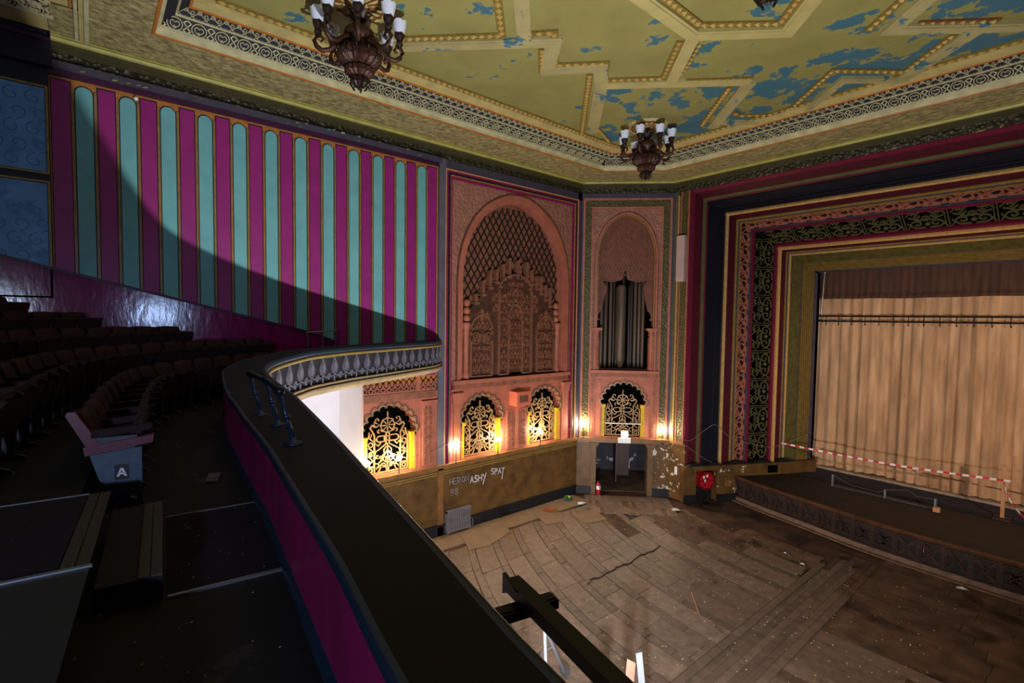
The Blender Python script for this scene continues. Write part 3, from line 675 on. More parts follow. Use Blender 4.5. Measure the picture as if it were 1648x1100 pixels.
sx_('side_strip', 'olive_flat', -11.06, -10.86, 2.3, 11.93, -.4, .02); sx_('gold_line', 'gold', -10.86, -10.83, 2.3, 11.8, -.4, .05); sx_('dark_slot', 'black', -10.83, -10.75, 2.3, 11.8, -.4, -.05)
sx_('side_strip', 'terracotta', -10.75, -10.71, 2.3, 11.93, -.4, .04); sx_('olive_panel', 'olive', -10.71, -10.44, 2.3, 11.93, -.4, .02); sx_('side_strip', 'terracotta', -10.44, -10.40, 2.3, 11.93, -.4, .04)
sx_('dado_panel', 'dado_worn', -11.1, -10.3, 0, 2.2, -.4, .03); sx_('ledge', 'dado_cap', -11.1, -10.33, 2.2, 2.3, -.4, .12)
def band(name, m, u0, u1, h):
    g = G(); xa, xb = -10.37 + .4745 * u0, -10.37 + .4745 * u1
    V0 = 1.42 if u0 > .1 else 1.3
    for f in (PJ, PR):
        P = [f(u0, V0, -.12), f(u1, V0, -.12), f(u1, ZT(u1), -.12), f(u0, ZT(u0), -.12), f(u0, V0, h), f(u1, V0, h), f(u1, ZT(u1), h), f(u0, ZT(u0), h)]
        g.add(P, [(4, 5, 6, 7), (0, 1, 5, 4), (1, 2, 6, 5), (0, 4, 7, 3)])
    ya, yb = 2 * X0 - xa, 2 * X0 - xb
    P = [PL(u0, xa, -.12), PL(u1, xb, -.12), PL(u1, yb, -.12), PL(u0, ya, -.12), PL(u0, xa, h), PL(u1, xb, h), PL(u1, yb, h), PL(u0, ya, h)]
    g.add(P, [(4, 5, 6, 7), (0, 4, 7, 3), (1, 2, 6, 5)])
    return g.obj(name, m, ws)
for (u0, u1, h, m, n) in ((-.04, .12, .06, 'crimson', 'crimson_edge'), (.12, .47, .03, 'crimson_dark', 'crimson_band'), (.47, .60, .06, 'olive_flat', 'olive_band'), (.60, .66, .07, 'crimson', 'crimson_line'), (.66, .74, .03, 'black', 'shadow_line'),  # last of these is a black line beside the navy
                          (.74, 1.14, .05, 'navy', 'navy_band'), (1.14, 1.20, .11, 'navy_line', 'navy_roll'), (1.20, 1.28, .06, 'navy', 'navy_band'), (1.28, 1.34, .1, 'navy_line', 'navy_roll'), (1.34, 1.44, .04, 'navy', 'navy_band'), (1.44, 1.53, .12, 'gold', 'gold_roll'),
                          (1.53, 1.62, .02, 'slate', 'slate_line'), (1.62, 1.93, 0, 'crimson_dark', 'crimson_band'), (1.93, 1.99, .05, 'gold_dull', 'gold_line'), (1.99, 2.08, .02, 'slate', 'slate_line'), (2.08, 2.14, .06, 'ochre_gold', 'gold_line'),
                          (2.14, 2.58, -.06, 'black', 'fret_ground'), (2.58, 2.64, .02, 'slate', 'slate_line'), (2.64, 2.75, .05, 'crimson', 'crimson_line'), (2.75, 3.68, -.08, 'void', 'scroll_ground'), (3.68, 3.80, .04, 'crimson', 'crimson_line'), (3.80, 3.90, .12, 'gold', 'gold_roll'),
                          (3.90, 3.97, .02, 'crimson_dark', 'slate_line'), (3.97, 4.20, 0, 'crimson_dark', 'crimson_band'), (4.20, 4.24, .03, 'gold_dull', 'gold_line'), (4.24, 4.34, .0, 'slate', 'slate_line'), (4.34, 4.40, .05, 'gold', 'gold_line'),
                          (4.40, 4.93, .02, 'olive_deep', 'olive_band'), (4.93, 5.0, -.02, 'slate', 'slate_line'), (5.54, 5.75, -.04, 'slate', 'inner_edge')):
    band(n, m, u0, u1, h)
for k in range(6): band('ribbed_band', 'ribbed', 5.0 + k * .09, 5.0 + k * .09 + .06, .04); band('ribbed_groove', 'olive_flat', 5.06 + k * .09, 5.09 + k * .09, .0)
# fretted bands of the proscenium (each motif is its own piece, sharing mesh data)
def fret_unit(kind):
    g = G()
    if kind == 'star':                               # terracotta interlace, .44 wide, .62 long ; u across, v along
        for s in (-1, 1):
            g.ribbon([(.22 + s * .2, -.31), (.22 + s * .2, -.1), (.22 + s * .05, .02), (.22 + s * .2, .14), (.22 + s * .2, .31)], 0.028, 0, .05, ID)
            g.ribbon([(.22, -.27), (.22 + s * .14, -.2), (.22 + s * .14, -.06), (.22, .06)], 0.024, 0, .045, ID); g.ribbon([(.22 + s * .2, .2), (.22 + s * .06, .31)], 0.024, 0, .045, ID); g.ribbon([(.22 + s * .2, -.2), (.22 + s * .06, -.31)], 0.024, 0, .045, ID)
        g.ribbon(arc(.02, 0, .36, -62, 62, 8), 0.027, 0, .05, ID); g.ribbon(arc(.42, 0, .3, 118, 242, 8), 0.024, 0, .05, ID)
        st = [((.3 if 1 else 0) + (.075 if k % 2 == 0 else .035) * math.cos(PI * k / 6), .2 + (.075 if k % 2 == 0 else .035) * math.sin(PI * k / 6)) for k in range(12)]
        g.prism(st, 0, .06, ID)
    if kind == 'scroll':                             # green scrolls, .93 wide, 1.1 long
        for s in (-1, 1):
            g.ribbon([(.88, s * .05)] + spiral(.68, s * .24, .2, 0, 1.2, 16, s), 0.032, 0, .05, ID)
            g.ribbon([(.05, s * .08), (.2, s * .2), (.12, s * .38), (.28, s * .5)], 0.028, 0, .05, ID); g.ribbon([(.28, s * .12), (.42, s * .26), (.34, s * .44)], 0.028, 0, .05, ID)
            g.ribbon([(.6, s * .48), (.74, s * .42), (.88, s * .5)], 0.028, 0, .05, ID); g.ribbon(spiral(.2, s * .3, .12, 0, .9, 10, -s), 0.024, 0, .05, ID); g.ribbon([(.42, 0), (.52, s * .13), (.44, s * .26), (.32, s * .14)], 0.024, 0, .05, ID)
        g.ribbon([(.0, .55), (.93, .55)], 0.024, 0, .05, ID); g.ribbon([(.0, .47), (.93, .47)], .02, 0, .05, ID); g.prism([(.62, .02), (.7, .1), (.78, .02), (.7, -.06)], 0, .06, ID); g.ribbon(circ(.42, 0, .1, 10), 0.024, 0, .05, ID, True)
    return g
star = fret_unit('star').obj('star_fret', 'terracotta', ws); scro = fret_unit('scroll').obj('scroll_fret', 'olive_flat', ws)
def frame_of(f, u, v, h):
    o = Vector(f(u, v, h)); a = Vector(f(u + 1, v, h)) - o; b = Vector(f(u, v + 1, h)) - o; c = Vector(f(u, v, h + 1)) - o
    return Matrix(((a.x, b.x, c.x, o.x), (a.y, b.y, c.y, o.y), (a.z, b.z, c.z, o.z), (0, 0, 0, 1)))
def PLx(u, x, h):
    return PL(u, x, h)
def place(unit, f, u, v, h):
    m = frame_of(f, u, v, h)
    if f is PL:                                       # along a sloping soffit: rebuild orthonormal
        o = m.to_translation(); a = Vector((0, .8802, -.512)).normalized(); b = Vector((1, 0, 0)); c = nl
        m = Matrix(((a.x, b.x, c.x, o.x), (a.y, b.y, c.y, o.y), (a.z, b.z, c.z, o.z), (0, 0, 0, 1)))
    c = unit.copy(); COL.objects.link(c); c.parent = ws; c.matrix_parent_inverse = Matrix.Identity(4); c.matrix_basis = m; return c
z = 1.75
while z < ZT(2.4) - .55: place(star, PJ, 2.14, z, -.06); z += .62
x = -8.95
while x < 4.5: place(star, PL, 2.14, x, -.06); x += .62
z = 2.0
while z < ZT(3.2) - .7: place(scro, PJ, 2.75, z, -.08); z += 1.1
x = -8.3
while x < 4.5: place(scro, PL, 2.75, x, -.08); x += 1.1
star.parent = ws; star.matrix_basis = frame_of(PJ, 2.14, ZT(2.36) - .34, -.06); scro.matrix_basis = frame_of(PJ, 2.75, ZT(3.2) - .6, -.08)
# base of the proscenium with the fire-hose recess
PB = lambda u, v, h: PJ(u, v, h + .1)
for (u0, u1, v0, v1, m) in ((-.12, .42, 0, 1.34, 'dado'), (1.3, 2.6, 0, 1.34, 'dado_worn'), (.42, 1.3, 1.22, 1.34, 'dado'), (2.6, 5.8, 0, 1.34, 'dado')):
    bx('plinth', m, u0, u1, v0, v1, -.55, .12, PB, ws)
bx('plinth_sill', 'dado', -.05, 5.8, 1.34, 1.42, -.5, .16, PB, ws); bx('recess_back', 'corridor', .42, 1.3, 0, 1.22, -.55, -.5, PB, ws)
bx('vent_slot', 'void', 3.55, 4.0, 1.0, 1.3, .1, .125, PB, ws)
for (u0, u1) in ((.0, .55), (.72, 1.5), (1.62, 2.7), (2.75, 3.7), (3.9, 4.7)):
    part('scallop', 'black', lambda g: g.prism([(u0, 1.42)] + [(u0 + (u1 - u0) * t, 1.42 + .13 * math.sin(PI * t)) for t in (.2, .4, .5, .6, .8)] + [(u1, 1.42)], 0, .19, PB), ws)
g = G(); g.box((-.12, 0, .12), (.42, .3, .2), PB); g.box((1.3, 0, .12), (2.7, .26, .2), PB); g.box((.42, 0, -.5), (1.3, .2, -.4), PB); struct(g.obj('baseboard_stage', 'skirting'))

# ------------------------------------------------------------------ stage
apr = catmull([(-9.25, 19.3), (-8.0, 18.95), (-6.3, 18.58), (-4.6, 18.2), (-2.8, 18.03), (-.6, 17.98), (2, 18.0), (5, 18.3), (9, 19.0), (12.2, 19.4)], 6)
ID2 = lambda u, v, h: (u, v, h)
g = G(); g.prism(apr + [(12.2, 24.6), (-9.25, 24.6)], .0, .93, ID2); stg = struct(g.obj('stage', 'stage_floor'))
def off(P, d):
    out = []
    for i in range(len(P)):
        a, b = P[max(i-1, 0)], P[min(i+1, len(P)-1)]; dx, dy = b[0]-a[0], b[1]-a[1]; l = math.hypot(dx, dy); out.append((P[i][0] + dy / l * d, P[i][1] - dx / l * d))
    return out
def swp(P, prof, name, m, parent):
    g = G(); O = [off(P, d) for d, z in prof]; g.sweep(lambda i: [(O[k][i][0], O[k][i][1], prof[k][1]) for k in range(len(prof))], range(len(P))); return g.obj(name, m, parent)
swp(apr, [(-.02, .97), (.10, .97), (.12, .94), (.1, .86), (.04, .84), (.0, .84)], 'nosing', 'stage_nosing', stg)
swp(apr, [(0, .18), (.06, .16), (.1, .04), (.22, .03), (.24, 0)], 'plinth_moulding', 'dusty_edge', stg)
fr = resample(apr, .56)
g = G()
for s in (-1, 1):
    g.ribbon([(s * .2, -.27), (s * .2, .27)], .03, 0, .05, ID); g.ribbon([(s * .19, -.26), (-s * .05, 0), (s * .19, .26)], .035, 0, .045, ID); g.ribbon(arc(s * .2, 0, .15, 90 if s > 0 else -90, 270 if s > 0 else 90, 8), .03, 0, .045, ID)
    g.ribbon([(-.2, s * .27), (.2, s * .27)], .03, 0, .05, ID); g.ribbon([(-.2, s * .2), (0, s * .06), (.2, s * .2)], .03, 0, .045, ID)
unit = g.obj('fret_panel', 'stage_wood', stg)
for i in range(len(fr) - 1):
    a, b = fr[i], fr[i+1]; mx = ((a[0]+b[0])/2, (a[1]+b[1])/2); t = Vector((b[0]-a[0], b[1]-a[1], 0)).normalized(); n = Vector((t.y, -t.x, 0))
    if mx[0] > 3.5: break
    m = Matrix(((t.x * 1.15, 0, n.x, mx[0] + n.x * .01), (t.y * 1.15, 0, n.y, mx[1] + n.y * .01), (0, 1.15, 0, .5), (0, 0, 0, 1)))
    c = unit if i == 0 else unit.copy()
    if i: COL.objects.link(c); c.parent = stg; c.matrix_parent_inverse = Matrix.Identity(4)
    c.matrix_basis = m
    g = G(); MM = lambda u, v, h: (b[0] + t.x * u + n.x * h, b[1] + t.y * u + n.y * h, v); g.box((-.05, .17, 0), (.05, .85, .07), MM); g.box((-.02, .17, .07), (.02, .85, .085), MM); g.obj('post', 'stage_wood', stg)
bx('void_backing', 'void', 0, .001, 0, .001, 0, .001, ID, stg) if False else None
g = G(); g.box((-7.7, 21.9, .93), (10.9, 23.1, .95)); g.obj('floor_cloth', 'stage_cloth', stg); g = G(); g.box((-7.75, 23.1, .93), (10.9, 24.5, 1.03)); g.obj('stage_boards', 'pale_floor', stg)
g = G(); g.box((-7.7, 21.55, .93), (10.9, 21.62, .99)); g.obj('footlight_trough', 'black', stg)
g = G(); g.box((-9, 24.5, 0), (12, 24.6, 10)); struct(g.obj('wall_back_of_stage', 'void'))
# curtains
def pleats(x0, x1, y0, z0, z1, amp, seed, hem=0.0, sag=None, step=.055, fold=.34):
    rnd = random.Random(seed); n = int((x1 - x0) / step); ph = [rnd.uniform(0, 6.28) for _ in range(4)]
    nz = 16; P = []; 
    for j in range(nz + 1):
        t = j / nz
        for i in range(n + 1):
            x = x0 + (x1 - x0) * i / n
            d = amp * (math.sin(x * 2 * PI / fold + ph[0] + .9 * math.sin(x * 1.3)) * .6 + math.sin(x * 2 * PI / (fold * .43) + ph[1]) * .25 + math.sin(x * 2 * PI / 1.7 + ph[2]) * .6) * (.55 + .45 * (1 - t))
            zb = z0 + hem * (math.sin(x * 1.5 + ph[3]) * .5 + math.sin(x * 4.1) * .3)
            P.append((x, y0 + d - (.14 * math.sin(PI * min(1, (1 - t) / .16)) if t > .84 else 0) * 0 - .10 * math.exp(-((t - .06) / .05) ** 2), zb + (z1 - zb) * t))
    g = G(); w = n + 1; g.add(P, [(j*w+i, j*w+i+1, (j+1)*w+i+1, (j+1)*w+i) for j in range(nz) for i in range(n)]); return g
cur = pleats(-7.85, 10.9, 23.35, 1.06, 9.1, 0.12, 3, .05).obj('stage_curtain', 'curtain', None, True); tag(cur, 'faded orange-brown pleated stage curtain hanging to the stage floor', 'curtain')
g = G(); g.tube([(-7.8, 23.24, 1.75), (-5, 23.2, 1.58), (-3, 23.2, 1.52), (0, 23.2, 1.48), (4, 23.2, 1.5)], .014, 5); g.obj('hem_seam', 'terracotta_dark', cur)
val = pleats(-7.75, 10.9, 23.02, 7.95, 9.15, .05, 9, .02, fold=.22).obj('curtain_valance', 'valance', None, True); tag(val, 'dark brown pleated valance across the top of the stage opening', 'curtain')
tr = thing('curtain_track', 'dark pipe track with hooks crossing the upper stage curtain', 'curtain rail', (-7.8, 23.1, 7.2))
g = G(); g.tube([(-7.85, 23.12, 7.26), (10.9, 23.12, 7.26)], .03); g.tube([(-7.85, 23.12, 7.06), (10.9, 23.12, 7.06)], .03); g.obj('pipe', 'black', tr)
for i in range(22):
    x = -7.5 + i * .45; g = G(); g.tube([(x, 23.12, 7.3), (x, 23.1, 7.0), (x + .02, 23.06, 6.95)], .014, 5); g.sphere((x + .02, 23.06, 6.94), .03, 6, 4); g.obj('hook', 'black', tr)
po = thing('wire_hauling_line', 'thin pale hauling line with pulley at the upper left of the stage opening', 'line', (-7.55, 22.9, 9.0)); g = G(); g.tube([(-7.55, 22.9, 9.0), (-7.62, 22.9, 7.3)], .012, 5); g.obj('line', 'steel', po); g = G(); g.sphere((-7.55, 22.9, 9.03), .06); g.obj('pulley', 'steel', po)
# ================================================================== CEILING
PA = (-13.6, 14.88); PBc = (-11.05, 17.43)
def per(d, closed_end=False):
    P = [(PA[0] + d, PA[1] - .414 * d), (PBc[0] + .414 * d, PBc[1] - d), (14.0, 17.43 - d)]
    if closed_end: e = 1.0 + (d - 1.62); return [(14.0, e), (XW + d, e)] + P
    return [(XW + d, -.5)] + P
CZ = 12.92
g = G(); g.box((XW - .6, -7, CZ), (14.2, 24, CZ + .1)); ceil = struct(g.obj('ceiling', 'ceiling_paint'))
def csweep(name, m, prof, closed=False, parent=None):
    g = G(); rows = [[(p[0], p[1], z) for p in per(d, closed)] for d, z in prof]; n = len(rows[0]); k = len(rows)
    g.add([p for r in rows for p in r], [(j*n+i, j*n+i+1, (j+1)*n+i+1, (j+1)*n+i) for j in range(k-1) for i in range(n-1)])
    return g.obj(name, m, parent or ceil)
csweep('frieze', 'frieze_dark', [(0, 11.9), (.03, 11.93), (.03, 12.12), (.06, 12.14)])
csweep('cornice_moulding', 'cornice_dark', [(.06, 12.12), (.1, 12.14), (.1, 12.17), (.15, 12.19), (.15, 12.22), (.2, 12.25), (.2, 12.28)])
csweep('cornice_lip', 'lip_yellow', [(.2, 12.26), (.26, 12.27), (.28, 12.31), (.26, 12.35), (.32, 12.37), (.36, 12.33)])
csweep('textured_soffit', 'cornice_tex', [(.34, 12.338), (1.61, 12.338)])
csweep('orange_line', 'orange_line', [(1.60, 12.34), (1.61, 12.325), (1.65, 12.325), (1.66, 12.35)], True)
csweep('cream_moulding', 'cream_pale', [(1.66, 12.35), (1.68, 12.42), (1.74, 12.45), (1.75, 12.5)], True)
csweep('fret_ground', 'fret_back', [(1.72, 12.475), (1.95, 12.66)], True)
csweep('cream_moulding', 'cream_pale', [(1.945, 12.645), (1.935, 12.66), (1.98, 12.70), (1.99, 12.68)], True)
csweep('fret_ground', 'fret_back', [(1.99, 12.69), (2.15, 12.80)], True)
csweep('orange_line', 'orange_line', [(2.14, 12.785), (2.18, 12.79), (2.19, 12.82)], True)
csweep('plain_band', 'cream', [(2.19, 12.81), (2.46, 12.86), (2.46, 12.92)], True)
# fret motifs of the coffer
def motif(kind):
    g = G()
    if kind == 0:                                    # ring with heart and star
        g.ribbon(circ(0, .125, .125, 14), .015, 0, .035, ID, True)
        h = [(0, .03), (.07, .1), (.075, .15), (.04, .18), (0, .15), (-.04, .18), (-.075, .15), (-.07, .1)]; g.ribbon(h, .013, 0, .03, ID, True)
        g.prism([((.04 if k % 2 == 0 else .016) * math.sin(PI * k / 5), .06 + (.04 if k % 2 == 0 else .016) * math.cos(PI * k / 5)) for k in range(10)], 0, .03, ID)
        for s in (-1, 1): g.ribbon([(s * .2, .0), (s * .14, .05), (s * .2, .12), (s * .14, .2), (s * .2, .25)], .02, 0, .035, ID)
    else:                                            # spade lattice
        g.ribbon([(-.11, .06), (-.05, .0), (0, -.0), (.05, 0), (.11, .06), (.05, .12), (0, .17), (-.05, .12)], .012, 0, .03, ID, True)
        g.ribbon(circ(0, .16, .035, 8), .010, 0, .03, ID, True); g.ribbon(circ(.11, .13, .03, 8), .010, 0, .03, ID, True)
        for s in (-1, 1): g.ribbon([(0, .03), (s * .03, .0), (s * .05, .03)], .010, 0, .025, ID)
    return g.obj('fret_motif', 'cream_pale', ceil)
M0, M1 = motif(0), motif(1); first = {0: True, 1: True}
def run(proto, kind, d0, z0, d1, z1, pitch):
    A, B = per(d0, True), per(d1, True)
    for i in range(1, 4):
        a, b = Vector((*A[i], z0)), Vector((*A[i+1], z0)); a2 = Vector((*B[i], z1)); t = (b - a).normalized()
        n2 = Vector((-t.y, t.x, 0)); n2 = -n2 if i == 99 else n2
        inw = Vector((t.y, -t.x, 0)); dd = (d1 - d0); v = (inw * dd + Vector((0, 0, z1 - z0))).normalized(); w = t.cross(v)
        if w.z > 0: w = -w
        L = (b - a).length; x = pitch * .5
        while x < L - pitch * .3:
            p = a + t * x
            if p.x > 2.6: break
            m = Matrix(((t.x, v.x, w.x, p.x), (t.y, v.y, w.y, p.y), (t.z, v.z, w.z, p.z), (0, 0, 0, 1)))
            if first[kind]: c = proto; first[kind] = False
            else: c = proto.copy(); COL.objects.link(c); c.parent = ceil; c.matrix_parent_inverse = Matrix.Identity(4)
            c.matrix_basis = m; x += pitch
run(M0, 0, 1.75, 12.495, 1.95, 12.655, .40); run(M1, 1, 1.99, 12.685, 2.15, 12.795, .225)
# ends of the coffer and the soffit beyond it
bx('textured_soffit', 'cornice_tex', XW + 1.59, 14, .06, 1.02, 12.34, 12.36, ID, ceil)
g = G(); g.box((XW + .34, -7, 12.37), (14, .08, 12.9)); g.obj('end_soffit', 'cream', ceil)
for (y0, y1, z, m) in ((.0, .07, 12.30, 'cream_pale'), (-.07, .0, 12.325, 'cream'), (-.14, -.09, 12.31, 'cream_pale'), (-.2, -.17, 12.35, 'orange_line')): g = G(); g.box((XW + .34, y0, z), (14, y1, 12.4)); g.obj('end_moulding', m, ceil)
g = G(); g.box((XW + 1.1, -7, 12.33), (XW + 1.8, -.46, 12.38)); g.obj('fret_ground', 'fret_back', ceil)
for x0 in (1.04, 1.8): g = G(); g.box((XW + x0, -7, 12.3), (XW + x0 + .06, -.42, 12.38)); g.obj('end_moulding', 'cream_pale', ceil)
for i in range(8):
    for k in range(2):
        c = (M1 if k else M0).copy(); COL.objects.link(c); c.parent = ceil; c.matrix_parent_inverse = Matrix.Identity(4); sc = 1.5 if k else .9
        c.matrix_basis = Matrix.Translation((XW + (1.48 if k else 1.12), -.65 - .36 * i, 12.33)) @ Matrix(((0, 1.3, 0, 0), (sc, 0, 0, 0), (0, 0, -1, 0), (0, 0, 0, 1)))
# ribs
NRIB = [0]
def rib(P, w, m='ceiling_rib', d=.05, z=CZ):
    NRIB[0] += 1; d += .004 * NRIB[0]; g = G(); g.ribbon(P, w, z, z - d, ID); g.ribbon(P, w * .62, z - d, z - d - .018, ID); g.obj('ceiling_rib', m, ceil)
def rope(P, closed=False, w=.17, m='rope'):
    g = G(); g.ribbon(P, w, CZ, CZ - .035, ID, closed); 
    n = len(P)
    for i in range(n if closed else n - 1):
        a, b = P[i], P[(i + 1) % n]; l = math.dist(a, b); k = max(1, int(l / .17)); tx, ty = (b[0]-a[0]) / l, (b[1]-a[1]) / l
        for j in range(k):
            c = (j + .5) / k * l; X = lambda u, v, h: (a[0] + tx * (c + u) - ty * v, a[1] + ty * (c + u) + tx * v, h); zt = CZ - .035
            V = [X(-.078, 0, zt), X(0, .065, zt), X(.078, 0, zt), X(0, -.065, zt), X(.02, 0, zt - .05)]
            g.add(V, [(0, 1, 4), (1, 2, 4), (2, 3, 4), (3, 0, 4)], 1)
    edge = G(); 
    o = g.obj('rope_moulding', [m, 'rope_gold'], ceil); return o
S1 = Vector((Q, Q)); S2 = Vector((-Q, Q))
rib([(-11.4, 4.05), (-7.88, 7.66), (-8.86, 8.42), (-7.92, 9.24), (-8.5, 9.95), (-10.75, 12.2)], .34)
rib([(-8.28, 7.18), (-4.4, 3.5)], .30)
rib([(-8.5, 9.95), (-5.95, 12.5)], .30, 'ceiling_rib_clean'); rib([(-7.25, 11.1), (-5.82, 9.68)], .28, 'ceiling_rib_clean')
rib([(-5.72, 4.0), (-5.78, 9.62), (-4.47, 10.92), (-.5, 6.9)], .32, 'ceiling_rib_clean')
rib([(-5.95, 12.5), (-8.0, 14.55)], .32); rib([(-1.6, 10.9), (-3.05, 12.38), (-1.9, 13.58), (-3.75, 15.3)], .32); rib([(-7.62, 14.2), (-7.5, 14.62), (-6.55, 15.5), (-5.8, 15.4), (-4.4, 14.05), (-3.35, 15.25)], .22)
rib([(-1.9, 13.58), (.6, 16.0)], .3)
rope([(-7.45, 5.78), (-8.42, 6.68), (-10.6, 4.5)]); rope([(-4.3, 3.85), (-8.1, 7.0), (-7.62, 7.42), (-8.55, 8.38), (-7.72, 9.2), (-8.3, 9.78), (-7.26, 10.8), (-6.1, 9.65)])
rope([(-8.25, 7.68), (-9.0, 8.38)]); rope([(-8.32, 9.32), (-11.05, 12.05)]); rope([(-6.42, 12.45), (-8.2, 14.25)]); rope([(-8.72, 10.2), (-10.3, 11.75), (-10.95, 13.3)], w=.14)
rope([(-5.46, 5.5), (-5.52, 9.42), (-4.45, 10.55), (-2.0, 8.1)]); rope([(-6.98, 11.33), (-5.85, 12.42)]); rope([(-7.1, 13.98), (-7.1, 14.32), (-6.4, 15.05), (-5.95, 14.95), (-4.42, 13.42), (-3.35, 14.72), (-2.3, 13.58)])
rope([(-3.4, 12.12), (-2.5, 11.25)]); rope([(-2.7, 12.55), (-1.65, 13.6)], m='rope_red'); rope([(-6.9, 11.02), (-5.6, 9.8), (-4.48, 10.95)], w=.06)
B = per(2.54, True); rope(B[1:4] + [(3, B[3][1])])
# ceiling roses and chandeliers
def chandelier(loc, label):
    t = thing('chandelier', label, 'chandelier', loc); x, y, z = loc     # z = ceiling
    g = G(); g.lathe([(.005, z - .06), (.3, z - .05), (.34, z - .03), (.5, z - .04), (.56, z - .06), (.62, z)], (x, y, 0), 28); rs = g.obj('ceiling_rose', 'cream', t)
    g = G(); 
    for k in range(16):
        a = PI * 2 * k / 16; g.ribbon([(x + .16 * math.cos(a), y + .16 * math.sin(a)), (x + .44 * math.cos(a), y + .44 * math.sin(a))], .02, z - .045, z - .075, ID)
        a2 = a + PI / 16; g.ribbon([(x + .44 * math.cos(a), y + .44 * math.sin(a)), (x + .49 * math.cos(a2), y + .49 * math.sin(a2)), (x + .44 * math.cos(a + PI / 8), y + .44 * math.sin(a + PI / 8))], .03, z - .045, z - .075, ID)
    g.obj('rose_ribs', 'rope_red', rs)
    g = G(); g.lathe([(.05, z), (.06, z - .25), (.09, z - .3), (.05, z - .36), (.09, z - .42), (.2, z - .47), (.27, z - .56), (.29, z - .66), (.22, z - .72), (.22, z - .86), (.26, z - .9)], (x, y, 0), 16, .05, 8); g.obj('stem', 'bronze', t, True)
    for k in range(8):
        a = 2 * PI * k / 8 + .2; g = G(); c, s = math.cos(a), math.sin(a)
        g.add([(x + c*.03, y + s*.03, z - .12), (x + c*.16 - s*.06, y + s*.16 + c*.06, z - .26), (x + c*.26, y + s*.26, z - .2), (x + c*.16 + s*.06, y + s*.16 - c*.06, z - .26), (x + c*.06, y + s*.06, z - .4)], [(0, 1, 4), (0, 4, 3), (1, 2, 4), (3, 4, 2)]); g.obj('leaf', 'bronze_dark', t)
    g = G(); g.lathe([(.28, z - .88), (.36, z - .93), (.40, z - 1.0), (.38, z - 1.1), (.30, z - 1.18), (.24, z - 1.2)], (x, y, 0), 40, .06, 20); g.obj('basket', 'bronze', t)
    g = G(); g.lathe([(.22, z - 1.2), (.26, z - 1.24), (.25, z - 1.32), (.18, z - 1.38), (.14, z - 1.39)], (x, y, 0), 32, .07, 16); g.obj('lower_bowl', 'bronze', t)
    g = G(); g.lathe([(.13, z - 1.38), (.16, z - 1.42), (.15, z - 1.5), (.08, z - 1.56), (.03, z - 1.58), (.04, z - 1.6), (.002, z - 1.63)], (x, y, 0), 24, .08, 12); g.obj('finial', 'bronze_dark', t)
    for k in range(8):
        a = 2 * PI * k / 8 + .35; c, s = math.cos(a), math.sin(a); Pp = lambda r, zz: (x + c * r, y + s * r, z + zz)
        g = G(); pts = [(.2, -.76), (.3, -.76), (.42, -.84), (.54, -.95), (.66, -.98), (.76, -.92), (.8, -.82), (.76, -.73), (.68, -.72), (.64, -.78), (.69, -.83)]
        g.tube([Pp(*p) for p in pts], .042, 6, 0, [1.3, 1.2, 1, 1, 1.05, 1.1, 1.0, .9, .8, .7, .6]); arm = g.obj('arm', 'bronze', t, True)
        g = G(); cc = Pp(.74, 0); g.lathe([(.03, z - .72), (.07, z - .66), (.05, z - .6), (.09, z - .52), (.1, z - .47)], (cc[0], cc[1], 0), 10, .08, 5); g.obj('candle_cup', 'bronze_dark', arm)
        g = G(); n = 20; P = []
        for j, (r, zz) in enumerate(((.09, -.48), (.115, -.36), (.135, -.235))):
            for i in range(n): th = 2*PI*i/n; P.append((cc[0] + r*math.cos(th), cc[1] + r*math.sin(th), z + zz - (.03 if (j == 2 and i % 4 in (0,)) else 0)))
        g.add(P, [(j*n+i, j*n+(i+1) % n, (j+1)*n+(i+1) % n, (j+1)*n+i) for j in range(2) for i in range(n)]); g.obj('shade', 'shade_glass', arm, False)
    for k in range(12):
        a = 2*PI*k/12; c, s = math.cos(a), math.sin(a); g = G(); g.tube([(x + c*.37, y + s*.37, z - .9), (x + c*.43, y + s*.43, z - .96), (x + c*.4, y + s*.4, z - 1.06), (x + c*.28, y + s*.28, z - 1.2)], .018, 5); g.obj('basket_rib', 'bronze_dark', t)
    for k in range(5):
        a = 2*PI*k/5; c, s = math.cos(a), math.sin(a); g = G(); g.tube([(x + c*.15, y + s*.15, z - 1.4), (x + c*.2, y + s*.2, z - 1.48), (x + c*.14, y + s*.14, z - 1.56), (x + c*.1, y + s*.1, z - 1.62)], .018, 5); g.obj('tail_leaf', 'bronze_dark', t)
    return t
chandelier((-9.37, 3.99, CZ), 'large bronze chandelier with white glass cup shades above the striped wall')
chandelier((-9.33, 13.1, CZ), 'bronze chandelier with white cup shades hanging in the far ceiling corner')
chandelier((-3.18, 7.12, CZ), 'bronze chandelier at the top edge of the view, only its dark finial showing')
